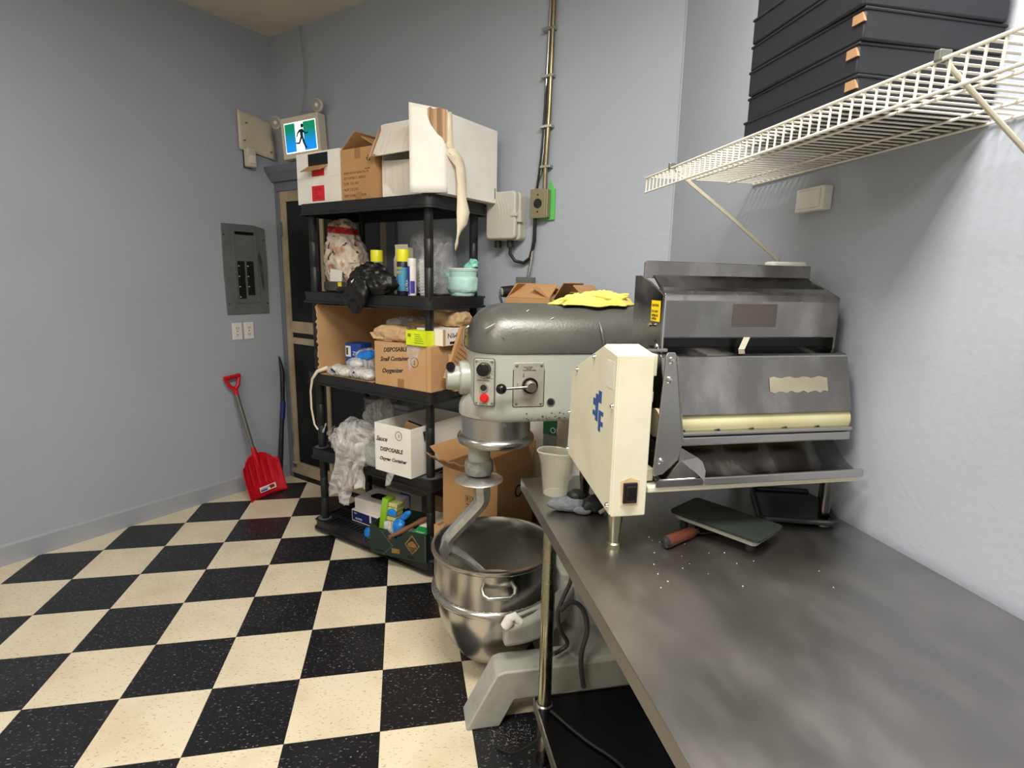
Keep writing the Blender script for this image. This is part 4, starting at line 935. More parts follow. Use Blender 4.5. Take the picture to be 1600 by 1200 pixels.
txtlines(t, [('NON', .024)], -.032, .062, -.1514, M['darkred'])
txtlines(t, [('VEG', .010), ('STORE ON SIDE', .006), ('HANDLE WITH CARE', .006)], -.028, .048, -.1514, M['darkred'], 1.4)
ob('fold_line', MB().box(-.17, .17, -.1507, -.1499, .128, .1285), M['tape'], t)
t = carton('paper_plate_carton', 'brown carton printed with paper plate details on the shelf top', 'box', .248, .26, .242, M['card'], SP(.4545, .155, Z1), RB, flaps=[('f', .12, -100), ('l', .13, -52), ('r', .11, -62)])
y = -.1302
txtlines(t, [('ITEM:9 INCH PAPER PLATE', .0155), ('QTY:10*50CT, 500PCS', .0165), ('G.W. 13.5 KG', .0185), ('N.W. 12.5 KG', .0185), ('SIZE: 51X48.5X40.5CM', .0165)], -.105, .125, y, M['inkbrown'], 1.55)
text('lettering', 'No:9000', .011, M['inkbrown'], t, (.048, y, .140)); recycle(t, (.078, y, .190), .024, M['ink'])
ob('tape_strip', MB().box(-.02, .02, -.1308, -.1299, .195, .242), M['browntape'], t); ob('tape_strip', MB().box(-.02, .02, -.1308, -.1299, 0, .04), M['browntape'], t)
# big white carton lying on its side with open flaps
t = thing('torn_white_carton', 'large white carton on its side with ripped flaps and dangling tape', 'box', SP(.795, .24, Z1), RB)
w2, d0, d1, hh, tk = .205, -.18, .19, .338, .004
bd = MB().box(-w2, w2, d0, d1, 0, tk).box(-w2, w2, d0, d1, hh-tk, hh).box(-w2, -w2+tk, d0, d1, tk, hh-tk).box(w2-tk, w2, d0, d1, tk, hh-tk).box(-w2+tk, w2-tk, d1-tk, d1, tk, hh-tk)
ob('carton_body', bd, M['cardwhite'], t)
def f_(u, v):
    L_ = .175; a = R(-132)
    x = w2-.002+math.cos(a)*L_*u; y_ = d0+math.sin(a)*L_*u*.9
    return (x, y_-.006*math.sin(PI*u), .004+(hh+.005)*v+.028*u*(v-.3))
ob('side_flap', MB().grid(f_, 8, 10), M['cardwhite'], t, solid=.005, smooth=1)
def g_(u, v): p = f_(u, v); return (p[0]+.0045, p[1]-.0045, p[2])
tp = [(.02, .995), (.02, .62), (.06, .60), (.12, .66), (.24, .70), (.42, .80), (.50, .90), (.50, .97), (.42, .99), (.36, .975), (.2, 1.0)]
ob('torn_patch', MB().add([g_(u, v) for u, v in tp], [tuple(range(len(tp)))]), M['corr'], t, solid=.001)
ob('top_flap', MB().prism([(-w2-.002, 0), (.09, 0), (.10, -.16), (-w2-.02, -.165)], -.0025, .0025, 'y'), M['cardgrey'], t, (0, d0, hh-.005), (R(-24), 0, 0))
ob('flap_liner', MB().prism([(-w2-.024, -.165), (-w2-.002, -.003), (-w2+.012, -.03), (-w2+.004, -.15), (-w2+.05, -.167)], -.0045, -.0026, 'y'), M['corr'], t, (0, d0, hh-.005), (R(-24), 0, 0))
lf = ob('lower_flap', MB().prism([(-w2, .0), (.05, .0), (.055, .03), (.035, .07), (.04, .11), (.02, .165), (-w2, .175)], d0-.004, d0, 'y'), M['cardgrey'], t)
ob('peeled_paper', MB().prism([(-w2+.002, .004), (-w2+.002, .07), (-w2+.04, .055), (-w2+.07, .02), (-.10, .012), (-.06, .004)], d0-.0055, d0-.004, 'y'), M['cardwhite'], lf)
ob('peeled_paper', MB().prism([(-w2+.002, .175), (-w2+.004, .13), (-.14, .145), (-.08, .15), (-.04, .12), (-.01, .06), (.03, .02), (.034, .07), (.038, .11), (.02, .164)], d0-.0052, d0-.004, 'y'), M['cardgrey'], lf)
ob('carton_mark', MB().box(w2, w2+.0006, d1-.018, d1-.012, .02, .07), M['inkgrey'], t)
def tapef(pts, wid, name, par):
    mb = MB(); vs = []
    for i, (p, wd, tw) in enumerate(pts):
        p = Vector(p); dv = Vector((math.cos(tw), math.sin(tw), .12))*wd; vs += [p-dv, p+dv*.2+Vector((0, -.006, .002)), p+dv]
    n = len(pts); f = [(i*3+k, i*3+k+1, i*3+k+4, i*3+k+3) for i in range(n-1) for k in (0, 1)]
    return ob(name, mb.add(vs, f), M['tape'], par, solid=.0012, smooth=1)
tapef([((w2+.004, d0+.005, hh), .012, 1.0), ((w2+.006, d0+.004, .28), .013, 1.0), ((w2+.006, d0+.004, .20), .016, .9), ((w2+.008, d0+.02, .165), .02, .9)], 0, 'edge_tape', t)
tapef([((w2+.006, d0+.0, .185), .03, .5), ((w2+.018, d0+.03, .155), .034, 1.2), ((w2+.03, d0+.05, .12), .026, 1.3), ((w2+.034, d0+.055, .05), .022, 1.1), ((w2+.038, d0+.05, -.02), .022, 1.0), ((w2+.042, d0+.055, -.08), .030, .9), ((w2+.040, d0+.05, -.13), .024, 1.0), ((w2+.030, d0+.04, -.165), .010, 1.2), ((w2+.026, d0+.035, -.19), .005, 1.0), ((w2+.024, d0+.03, -.215), .008, .6), ((w2+.020, d0+.03, -.245), .003, 1.0)], 0, 'dangling_tape', t)

# ------------------------------------------------------------ second shelf
Z2 = TOPS[1]+.0008
t = thing('printed_bag', 'crumpled plastic bag with red band and brown print standing on second shelf', 'bag', SP(.135, .20, Z2), RB)
def bagf(d):
    q = d.z; k = 1-.32*math.exp(-((q-.45)/.35)**2)
    x = .135*math.copysign(abs(d.x)**.65, d.x)*k-.035*q
    return (x, .085*math.copysign(abs(d.y)**.8, d.y)*(1-.35*max(0, q)), .19+.20*math.copysign(abs(q)**.7, q))
bgo = ob('bag_body', blob(bagf, .020, 15, 4, 6, flat=0), [M['bagprint'], M['bagred'], M['inkbrown']], t, smooth=1)
for p_ in bgo.data.polygons:
    c_ = p_.center; zz = c_.z+.10*c_.x
    if .315 < zz < .350: p_.material_index = 1
    elif .10 < zz < .30 and noise.noise(c_*30+Vector((3, 1, 2))) > .33: p_.material_index = 2
ob('white_card', MB().box(-.01, .085, -.112, -.108, .055, .125), M['white'], t, (0, 0, 0), (0, R(6), 0))
t = thing('snack_packet', 'dark packet with yellow corner inside bottom of the printed bag', 'packet', SP(.17, .085, Z2+.012), RB)
ob('packet_body', MB().prism(rrect(-.075, .075, -.006, .045, .01), -.012, .012, 'y'), mat('olive_pack', (56, 58, 48), .35, c2=(96, 100, 90), scale=16), t, bevel=.004)
ob('yellow_corner', MB().box(.045, .074, -.0126, -.012, .02, .042), M['label'], t)
def can(name, label, u, v, r, h, cap_h, capm, bodym, group=None, band=None):
    t = thing(name, label, 'can', SP(u, v, Z2), RB, group)
    ob('can_body', MB().lathe([(0, 0), (r*.94, 0), (r, .004), (r, h-cap_h-.008), (r*.9, h-cap_h)], n=28, close=False), bodym, t, smooth=1)
    ob('cap', MB().lathe([(r*1.02, h-cap_h-.004), (r*1.02, h-.003), (r*.97, h), (0, h)], n=28), capm, t, smooth=35)
    if band:
        for (z0, z1, m_, a0, a1) in band: ob('label_band', MB().lathe([(r+.0005, z0), (r+.0005, z1)], n=16, a0=R(a0), a1=R(a1)), m_, t, smooth=1)
    return t
c1 = can('spray_can', 'grey spray can with yellow cap standing behind the black bag', .447, .14, .031, .222, .055, M['yellowcap'], M['cangrey'])
c2_ = can('spray_can', 'blue and black spray can with yellow cap and yellow lettering', .655, .12, .031, .222, .055, M['yellowcap'], M['cannavy'], band=[(.02, .135, M['canblue'], 180, 400)])
text('lettering', 'DOUBLE', .018, M['label'], c2_, (-.012, -.0325, .125), (PI/2, 0, 0), width=.034); text('lettering', 'BLAST', .018, M['label'], c2_, (-.012, -.0325, .104), (PI/2, 0, 0), width=.034)
c3 = can('spray_can', 'purple and white spray can beside the foam cups', .735, .10, .021, .178, .03, M['white'], M['white'], band=[(.005, .14, M['purple'], 150, 285), (.01, .07, M['purple'], 290, 350)])
text('lettering', 'ULTRA', .018, M['white'], c3, (-.006, -.0225, .02), (PI/2, R(-90), 0))
t = thing('white_bottle', 'white plastic bottle standing behind the yellow-capped cans', 'bottle', SP(.49, .27, Z2), RB)
ob('bottle_body', MB().lathe([(0, 0), (.036, 0), (.038, .01), (.038, .18), (.03, .20), (.018, .21)], n=24), M['white'], t, smooth=1); ob('bottle_cap', MB().lathe([(.02, .208), (.02, .23), (0, .23)], n=20), M['white'], t, smooth=30)
t = thing('small_carton', 'beige carton standing behind the blue spray can', 'box', SP(.60, .185, Z2), RB)
ob('carton_body', MB().box(-.045, .045, -.02, .02, 0, .235), M['beige'], t, bevel=.002); ob('carton_flap', MB().box(-.045, .045, -.02, -.018, .235, .25), M['beige'], t)
# black bag draped over the edge
t = thing('black_fabric_bag', 'crumpled black fabric bag hanging over the second shelf edge', 'bag', SP(.53, .03, Z2), RB)
ob('bag_body', blob(lambda d: (.15*d.x*(1-.35*d.z), .065*d.y, .068+.082*d.z), .028, 15, 6, 5, flat=.0), M['blackbag'], t, smooth=1)
ob('draped_part', blob(lambda d: (-.035+.085*d.x*(1-.25*d.x)+.02*d.z, -.062+.022*d.y, -.005+.085*d.z), .020, 16, 11, 4), M['blackbag'], t, smooth=1)
ob('bag_strap', MB().tube(spline([(-.17, -.03, .01), (-.21, -.045, .016), (-.17, -.06, .02), (-.10, -.065, .03)], [.010, .012, .010, .008])[0], .011, 8, flat=.5), M['blackbag'], t, smooth=1)
ob('white_emblem', MB().prism([(-.012, -.02), (.0, -.03), (.006, -.012), (.018, -.004), (.022, .016), (.01, .014), (.006, .026), (-.004, .016), (-.014, .012), (-.006, .0)], -.001, .001, 'y'), M['white'], t, (-.055, -.078, .05), (0, R(10), 0))
# foam cups in clear bag, clear bag of lids
t = thing('foam_cup_stack', 'tall stack of white foam cups in clear film behind the front post', 'cups', SP(.785, .15, Z2), RB)
pr = [(0, 0)]; z = 0
for k in range(11): pr += [(.030+.0005*k, z), (.036, z+.014), (.039, z+.015), (.039, z+.018)]; z += .0155
ob('cups', MB().lathe(pr+[(0, z)], n=26), M['foam'], t, smooth=30)
ob('film', blob(lambda d: (.052*d.x, .048*d.y, .10+.105*d.z), .010, 22, 3, 4, flat=0), M['clearbag'], t, smooth=1)
t = thing('lid_bag', 'tall clear plastic bag of container lids at back of second shelf', 'bag', SP(.69, .30, Z2), RB)
for k, (x, n_) in enumerate(((-.062, 22), (.064, 20))):
    pr = []; z = .01
    for q in range(n_): pr += [(.060, z), (.060, z+.004), (.055, z+.006), (.055, z+.0125)]; z += .0125
    ob('lid_stack', MB().lathe(pr, (x, 0, 0), 24), M['clearpl'], t, smooth=30)
ob('film', blob(lambda d: (.132*math.copysign(abs(d.x)**.6, d.x), .085*d.y, .165+.165*math.copysign(abs(d.z)**.6, d.z)), .016, 14, 5, 5, flat=0), M['clearbag'], t, smooth=1)
t = thing('wrapped_tub', 'round tub wrapped in pale teal film with a knotted corner', 'tub', SP(.862, .335, Z2), RB); t.scale = (1.22, 1.12, 1.05)
ob('tub', MB().lathe([(0, 0), (.050, 0), (.054, .01), (.062, .115), (.065, .118), (.065, .126), (0, .127)], n=32), M['teal'], t, smooth=35)
ob('wrap', blob(lambda d: (.066*d.x, .066*d.y, .055+.055*math.copysign(abs(d.z)**.5, d.z)), .006, 26, 7, 4, flat=0), M['teal'], t, smooth=1)
ob('lid', MB().lathe([(0, .122), (.064, .122), (.067, .126), (.064, .131), (0, .132)], n=32), M['white'], t, smooth=35)
ob('film_knot', blob(lambda d: (.045+.034*d.x, .0+.014*d.y, .145+.028*d.z+.02*d.x), .012, 34, 8, 4), M['tealtint'], t, smooth=1)
ob('film_knot', blob(lambda d: (-.056+.030*d.x, -.03+.020*d.y, .100+.018*d.z-.010*d.x), .012, 34, 9, 4), M['tealtint'], t, smooth=1)

# ------------------------------------------------------------ third shelf
Z3 = TOPS[2]+.0008
t = thing('open_brown_carton', 'open brown carton lying on its side at the left of third shelf', 'box', SP(.325, .21, Z3), RB)
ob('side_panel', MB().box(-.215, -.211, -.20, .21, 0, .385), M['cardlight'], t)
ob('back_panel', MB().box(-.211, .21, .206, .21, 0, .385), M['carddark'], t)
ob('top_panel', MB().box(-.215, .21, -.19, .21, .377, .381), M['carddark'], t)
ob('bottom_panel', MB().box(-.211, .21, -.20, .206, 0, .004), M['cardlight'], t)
ed = [(.0, -.20+.006*math.sin(k*2.7)+.003*math.sin(k*5.1), .004+.378*k/24) for k in range(25)]
ob('torn_edge', MB().add([(-.2145, y_-.004, z_) for _, y_, z_ in ed]+[(-.2145, -.192, z_) for _, y_, z_ in ed], [(k, k+1, k+26, k+25) for k in range(24)]), M['corr'], t, solid=.004)
t = thing('blue_film_box', 'blue and white box standing inside the open brown carton', 'box', SP(.245, .17, Z3+.005), RB+R(8))
ob('box_body', MB().box(-.05, .06, -.045, .045, 0, .165), M['bluebox'], t, bevel=.001)
ob('box_label', MB().box(-.048, -.012, -.0457, -.045, .09, .15), M['white'], t); ob('barcode', MB().box(-.044, -.03, -.0460, -.0456, .10, .14), M['inkgrey'], t)
text('lettering', 'ZIP', .03, M['white'], t, (.0, -.0455, .10))
t = thing('blue_plastic_bag', 'folded blue and clear plastic bag in the open brown carton', 'bag', SP(.40, .12, Z3+.005), RB)
ob('bag_body', blob(lambda d: (.11*d.x, .06*d.y, .075+.07*d.z), .022, 14, 16, 4, flat=0), M['hazebag'], t, smooth=1)
ob('blue_film', blob(lambda d: (.01+.085*d.x, -.045+.016*d.y, .115+.026*d.z+.02*d.x), .010, 20, 17, 4), M['bluefilm'], t, smooth=1)
for k, (u, v, z, a, sz) in enumerate(((.235, .03, .0, 20, 1.0), (.32, .02, .0, -10, 1.1), (.41, .035, .0, 15, 1.05), (.485, .03, .0, -20, .95), (.36, .06, .045, 5, 1.0))):
    lab = ['leftmost clear packet at the front of the third shelf', 'second clear packet from the left on the third shelf', 'third clear packet from the left on the third shelf', 'clear packet touching the handwritten brown carton', 'clear packet lying on top of the other clear packets'][k]
    t = thing('clear_packet', lab, 'packet', SP(u, v, Z3+.006+z), RB+R(a), 'clear packets on the third shelf')
    ob('film', blob(lambda d: (.052*sz*d.x, .045*sz*d.y, .028+.028*d.z), .012, 30, 20+k, 4, flat=0), M['hazebag'], t, smooth=1)
    ob('contents', blob(lambda d: (.038*sz*d.x, .032*sz*d.y, .024+.020*d.z), .006, 30, 30+k, 3, flat=0), M['white'], t, smooth=1)
    if k in (0, 2): ob('blue_seal', MB().box(-.03, .0, -.046, -.04, .02, .03), M['navybox'], t, (0, 0, 0), (0, R(35), 0))
t = carton('disposables_carton', 'brown carton with handwriting listing disposables on the third shelf', 'box', .378, .30, .218, M['cardlight'], SP(.748, .158, Z3), RB, open_=False)
y = -.1505
for s_, sz, x, z, sh in (('DISPOSABLE', .030, -.125, .168, .25), ('Small Container', .030, -.150, .120, .45), ('Oxygenizer', .031, -.14, .062, .45)):
    text('handwriting', s_, sz, M['ink'], t, (x, y, z), (PI/2, R(-6), 0), shear=sh, bold=.0006)
ring = [(.085+.024*math.cos(R(a)), y-.0006, .135+.024*math.sin(R(a))) for a in range(0, 370, 20)]
ob('handwritten_ring', MB().tube(ring, .0009, 4), M['ink'], t); text('handwriting', '2', .025, M['ink'], t, (.077, y, .126))
ob('tape_strip', MB().box(-.03, .012, -.1512, -.150, 0, .044), M['browntape'], t)
ob('clear_tape', MB().prism([(.03, .218), (.13, .218), (.10, .15), (.05, .09)], -.1512, -.1502, 'y'), M['clearbag'], t)
ob('shipping_label', MB().box(.1890, .1896, -.02, .05, .10, .17), M['white'], t)
ob('crease_line', MB().box(.16, .162, -.1506, -.1499, .0, .218), M['browntape'], t)
t = thing('lettered_box', 'white flat box with upside-down lettering on the handwritten carton', 'box', SP(.885, .17, Z3+.2185), RB)
ob('box_body', MB().box(-.085, .082, -.11, .12, 0, .078), M['cardwhite'], t, bevel=.001)
text('lettering', 'CHEMIN', .034, M['ink'], t, (.0825, .072, .058), (PI/2, PI, PI/2), width=.145)
ob('small_print', MB().box(.082, .0828, -.06, -.01, .006, .018), M['ink'], t); ob('tan_stripe', MB().box(.082, .0826, -.11, -.092, .0, .078), M['kraft'], t)
t = thing('neon_box', 'small neon yellow box on the front edge of the handwritten carton', 'box', SP(.852, .026, Z3+.2185), RB)
ob('box_body', MB().box(-.062, .062, -.03, .03, 0, .070), M['neon'], t, bevel=.001)
for k in range(5): ob('print_line', MB().box(-.008+.004*(k % 2), .054-.006*k, -.0306, -.030, .012+.010*k, .015+.010*k), mat('olive_print', (120, 140, 20), .6), t)
ob('print_line', MB().box(-.05, -.03, -.0306, -.030, .04, .055), MATS['olive_print'], t)
for k, (u, v, z, a, w_, lab) in enumerate(((.64, .09, 0, 8, .10, 'kraft paper packet with barcode on the handwritten carton'), (.74, .22, .02, -12, .12, 'wrinkled kraft bag lying behind the neon yellow box'), (.56, .27, .03, 20, .11, 'clear wrapped kraft bag at the back left of the handwritten carton'), (.86, .24, .082, 0, .085, 'printed kraft bag on top of the white lettered box'))):
    t = thing('kraft_packet', lab, 'packet', SP(u, v, Z3+.219+z), RB+R(a), 'kraft packets on the third shelf')
    ob('packet_body', blob(lambda d: (1.2*w_*math.copysign(abs(d.x)**.55, d.x), .070*math.copysign(abs(d.y)**.6, d.y), .036+.038*math.copysign(abs(d.z)**.6, d.z)*(1-.3*abs(d.x)**3)), .015, 18, 40+k, 5, flat=0), M['kraft'] if k != 2 else M['hazebag'], t, smooth=1)
    if k < 2:
        lb = ob('barcode_label', MB().box(-.03, .01, -.003, .003, -.012, .012), M['white'], t, (-.02+.05*k, -.058, .03), (R(-25), 0, 0))
        for q in range(6): ob('bar', MB().box(-.026+.006*q, -.0235+.006*q, -.0036, -.003, -.010, .010), M['ink'], lb)
    if k in (2, 3):
        for q in range(5): ob('printed_word', MB().box(-.06+.026*q, -.042+.026*q, -.064, -.058, .018+.006*(q % 2), .030+.006*(q % 2)), M['redprint'], t)
    if k == 0: ob('packet_fold', MB().prism([(-.10, .0), (-.03, .0), (-.02, .045), (-.13, .03)], -.003, .003, 'y'), M['kraft'], t, (0, -.066, .01), (R(-20), 0, 0))
t = thing('striped_carton', 'flattened brown box with printed lines and red band leaning beside the shelf', 'box', SP(.985, .15, Z3-.005), RB)
ob('panel', MB().prism([(-.10, .075), (.025, .312), (.125, .312), (.125, .0), (-.03, .0)], -.010, .006, 'x'), M['card'], t)
for k in range(11):
    o = .018*k; a = Vector((-.055+.004*k, .10)); dv = Vector((.16, -.085))*.9
    p = [(-.062+.0125*k, .115+.0185*k), (.12, .115+.0185*k-(.12+.062-.0125*k)*.62)]
    if p[1][1] < .01: p[1] = (p[0][0]+(p[0][1]-.012)/.62, .012)
    th_ = .0035 if k not in (8,) else .012
    m_ = M['redprint'] if k == 8 else M['inkbrown']
    ob('printed_line', MB().prism([(p[0][0], p[0][1]), (p[1][0], p[1][1]), (p[1][0], p[1][1]+th_), (p[0][0], p[0][1]+th_)], .006, .0068, 'x'), m_, t)

# ------------------------------------------------------------ fourth shelf
Z4 = TOPS[3]+.0008
t = carton('white_open_carton', 'open white carton with black handwriting on the fourth shelf', 'box', .252, .42, .250, M['cardwhite'], SP(.713, .178, Z4), RB)
y = -.2105
for s_, sz, x, z, sh in (('Sauce', .034, -.116, .158, .4), ('DISPOSABLE', .029, -.088, .108, .2), ('Oxygen Container', .025, -.095, .060, .5)):
    text('handwriting', s_, sz, M['ink'], t, (x, y, z), (PI/2, R(-3), 0), shear=sh, bold=.0007)
ring = [(.045+.022*math.cos(R(a)), y-.0006, .205+.022*math.sin(R(a))) for a in range(0, 370, 20)]
ob('handwritten_ring', MB().tube(ring, .0011, 4), M['ink'], t); text('handwriting', '3', .022, M['ink'], t, (.040, y, .197))
ob('edge_crease', MB().box(.1262, .1268, -.205, .20, .195, .1965), M['tape'], t)
t = thing('black_lettered_box', 'black box with white letters sticking out of the white carton', 'box', SP(.735, .07, Z4+.07), RB, rot=(R(12), R(20), RB+R(30)))
ob('box_body', MB().box(-.07, .05, -.03, .03, -.02, .18), M['blackpl'], t, bevel=.001)
text('lettering', 'AN', .028, M['white'], t, (-.03, -.0305, .140)); text('lettering', 'S', .024, M['white'], t, (.015, -.0305, .11))
ob('brown_flap', MB().box(-.07, .0, -.033, -.030, .16, .205), M['carddark'], t)
for k, (u, lab) in enumerate(((.24, 'left stack of clear clamshell containers at back of fourth shelf'), (.455, 'right stack of clear clamshell containers at back of fourth shelf'))):
    t = thing('clamshell_stack', lab, 'containers', SP(u, .33, Z4), RB, 'clear container stacks')
    for q in range(9):
        z = .03*q
        ob('container', MB().prism(rrect(-.075, .075, -.06, .06, .015), z, z+.022).prism(rrect(-.082, .082, -.066, .066, .015), z+.022, z+.026), M['clearpl'], t)
t = thing('clear_bag', 'torn clear plastic bags of lids spilling over the fourth shelf', 'bag', SP(.34, .06, Z4), RB)
ob('bag_body', blob(lambda d: (.165*d.x*(1-.3*d.z), .10*d.y, .095+.105*d.z), .040, 9, 50, 5, flat=0), M['hazebag'], t, smooth=1)
def f_(u, v):
    x = -.10+.20*u*(1-.25*v)+.03*math.sin(v*5); y_ = -.085-.02*v-.018*math.sin(u*7+v*3)-.012*fold((u*.3, v*.3, 0), 14, 3); z = .10-.33*v+.02*math.sin(u*5)
    return (x+.02, y_, z)
ob('hanging_film', MB().grid(f_, 36, 36), M['hazebag'], t, smooth=1, solid=.0012)
ob('hanging_film', MB().grid(lambda u, v: (.09+.085*u+.01*math.sin(v*7), -.092-.012*math.sin(u*6+v*2)-.008*math.sin(v*14), .11-.25*v+.02*u), 16, 24), M['hazebag'], t, smooth=1, solid=.0012)
ob('film_corner', MB().grid(lambda u, v: (-.19+.08*u+.03*v, -.02-.02*math.sin(u*5)-.05*u*v, .02+.11*v-.04*u*v), 10, 10), M['clearbag'], t, smooth=1, solid=.0012)
for k in range(5):
    pts = [(-.16+.05*k+.02*math.sin(q*2+k), -.07-.03*math.sin(q*1.3), .16-.03*k*.4-.02*q*q*.3+.02*math.sin(q*3+k)) for q in [i*.3 for i in range(9)]]
    ob('film_ridge', MB().tube(pts, .004, 6), M['clearbag'], t, smooth=1)
t = thing('clear_container', 'clear domed container lying tilted within the torn clear bags', 'container', SP(.44, .02, Z4+.012), RB, rot=(R(20), R(40), RB))
ob('container_body', MB().lathe([(0, 0), (.045, 0), (.055, .012), (.062, .08), (.066, .085)], n=28), M['hazebag'], t, smooth=30)
t = thing('clear_container', 'upright clear container at the left side of the white handwritten carton', 'container', SP(.535, .02, Z4), RB)
ob('container_body', MB().prism(rrect(-.035, .035, -.04, .04, .01), 0, .012).prism(rrect(-.04, .04, -.045, .045, .012), .012, .10), M['clearpl'], t, smooth=30, bevel=.003)
t = thing('film_bag', 'clear film bag draped in front of the left clamshell stack', 'bag', SP(.30, .26, Z4+.12), RB)
ob('film', blob(lambda d: (.12*d.x, .035*d.y, .07+.085*d.z+.04*d.x), .025, 14, 60, 4), M['hazebag'], t, smooth=1)
tag(ob('paper_scrap', MB().grid(lambda u, v: (-.03+.06*u*(1-.5*v), -.004*math.sin(u*4)-.012*v, .015-.07*v+.012*u), 8, 8), M['clearbag'], None, SP(.70, -.035, Z4-.015), (0, 0, RB), smooth=1, solid=.001), 'scrap of clear film stuck under the white handwritten carton', 'scrap')

# ------------------------------------------------------------ bottom shelf
Z5 = TOPS[4]+.0008
for k, (z, m_, lab, du) in enumerate(((0, 'navybox', 'navy blue glove box on the bottom shelf, lower of two', 0), (.072, 'cardwhite', 'white glove box on top of the navy glove box', .01))):
    t = thing('glove_box', lab, 'box', SP(.335+du, .20+.02*k, Z5+z), RB+R(4*k))
    ob('box_body', MB().box(-.13, .13, -.08, .10, 0, .07), M['cardwhite'], t, bevel=.001)
    ob('printed_panel', MB().box(-.125, .02, -.0808, -.08, .006, .064), M['navybox'] if k == 0 else M['cardwhite'], t)
    if k == 0:
        ob('printed_panel', MB().box(.035, .125, -.0808, -.08, .006, .064), M['navybox'], t)
        text('lettering', 'GLOVES', .016, M['white'], t, (-.10, -.0812, .016)); text('lettering', 'VINYL', .010, M['white'], t, (-.11, -.0812, .048))
    else: ob('opening', MB().prism([(x, y_) for x, y_ in rrect(-.07, .07, -.03, .04, .03)], .0702, .0708), M['doorblack'], t)
t = thing('blue_glove', 'blue disposable glove hanging at the left end of the green crate', 'glove', SP(.515, -.02, Z5+.04), RB)
ob('glove_body', blob(lambda d: (.035*d.x, .02*d.y, .02+.026*d.z), .012, 30, 70, 4), M['bluefilm'], t, smooth=1)
ob('fingers', MB().tube([(-.02, -.01, .0), (-.03, -.015, -.02), (-.02, -.015, -.04)], [.008, .007, .004], 8), M['navybox'], t, smooth=1)
ct = thing('green_crate', 'dark green cardboard produce crate with gold emblem on the bottom shelf', 'crate', SP(.722, -.046+.115, Z5), RB+R(14))
W2, D2, H2 = .165, .12, .155
ob('front_panel', MB().prism([(-W2, 0), (W2, 0), (W2, H2), (.055, H2), (.045, H2-.012), (-.01, H2-.055), (-.035, H2-.045), (-.06, H2-.012), (-.115, H2-.01), (-.13, H2), (-W2, H2+.004)], -D2, -D2+.004, 'y'), M['dkgreen'], ct)
ob('rear_panel', MB().box(-W2, W2, D2-.004, D2, 0, H2), M['dkgreen'], ct)
ob('end_panel', MB().box(-W2, -W2+.004, -D2+.004, D2-.004, 0, H2), M['dkgreen'], ct); ob('end_panel', MB().box(W2-.004, W2, -D2+.004, D2-.004, 0, H2), M['dkgreen'], ct)
ob('bottom_panel', MB().box(-W2+.004, W2-.004, -D2+.004, D2-.004, 0, .004), M['dkgreen'], ct)
em = ob('emblem', MB().prism([(.085, .035), (.128, .085), (.085, .140), (.042, .085)], -D2-.0008, -D2, 'y'), M['gold'], ct)
ob('emblem_field', MB().prism([(.085, .042), (.121, .085), (.085, .131), (.049, .085)], -D2-.0012, -D2-.0006, 'y'), M['dkgreen'], em)
ob('emblem_figure', MB().prism([(.058, .075), (.062, .092), (.072, .10), (.085, .108), (.098, .10), (.108, .09), (.113, .075)], -D2-.0016, -D2-.001, 'y'), M['gold'], em)
text('lettering', 'FRESH', .014, M['gold'], em, (.058, -D2-.0014, .062), width=.054)
text('lettering', 'PRODUCE', .009, M['gold'], em, (.062, -D2-.0014, .053), width=.046)
def ln(a, b, w_=.0012):
    a, b = Vector(a), Vector(b); n_ = Vector((-(b-a).y, (b-a).x)).normalized()*w_
    return [tuple(a+n_), tuple(b+n_), tuple(b-n_), tuple(a-n_)]
for a, b in (((-.10, H2-.02), (-.03, .06)), ((-.03, .06), (-.09, .0)), ((W2-.006, .01), (W2-.006, H2-.01))):
    ob('printed_line', MB().prism(ln(a, b), -D2-.0008, -D2, 'y'), M['greenmark'], ct)
ob('price_sticker', MB().box(-.035, .012, -D2-.001, -D2, .022, .048), M['gold'], ct)
for x in (-.105, .075): ob('crate_slot', MB().box(x-.02, x+.02, -D2-.0006, -D2, .018+.004*(x > 0)*-2, .025), M['ink'], ct)
def CR(x, y_, z): return ct.matrix_basis @ Vector((x, y_, z))
bpy.context.view_layer.update()
CM = Matrix.Translation(ct.location) @ Matrix.Rotation(RB+R(14), 4, 'Z')
def CP(x, y_, z): return CM @ Vector((x, y_, z))
t = thing('sponge_pack', 'lime green and yellow striped sponge pack standing in the green crate', 'sponges', CP(-.115, -.03, .03), RB+R(14), rot=(R(-8), R(4), RB+R(14)))
ob('lime_wrap', MB().prism(rrect(-.045, -.005, -.04, .04, .01), 0, .235), M['lime'], t, bevel=.003)
for k in range(9): ob('sponge', MB().box(-.003, .05, -.036, .036, .006+.024*k, .027+.024*k), M['sponge'], t, bevel=.003)
ob('blue_print', MB().prism([(.0, .155), (.05, .155), (.055, .18), (.03, .195), (.005, .185)], -.042, -.038, 'y'), M['bluefilm'], t)
t = thing('blue_wrapper', 'bright blue and white plastic wrapper standing in the green crate', 'wrapper', CP(-.035, -.065, .02), RB+R(14))
ob('film', blob(lambda d: (.035*d.x+.02*max(0, d.z), .022*d.y, .09+.085*d.z), .014, 20, 80, 4), M['bluefilm'], t, smooth=1)
ob('film_tip', blob(lambda d: (.045+.030*d.x, .01+.01*d.y, .185+.020*d.z+.022*d.x), .007, 30, 81, 3), M['bluefilm'], t, smooth=1)
ob('white_print', MB().prism([(-.018, .06), (.0, .055), (.004, .085), (-.012, .10)], -.027, -.022, 'y'), M['white'], t)
t = thing('clear_wrapper', 'clear wrapped packet between lime sponge pack and blue wrapper', 'wrapper', CP(-.075, -.085, .03), RB+R(14))
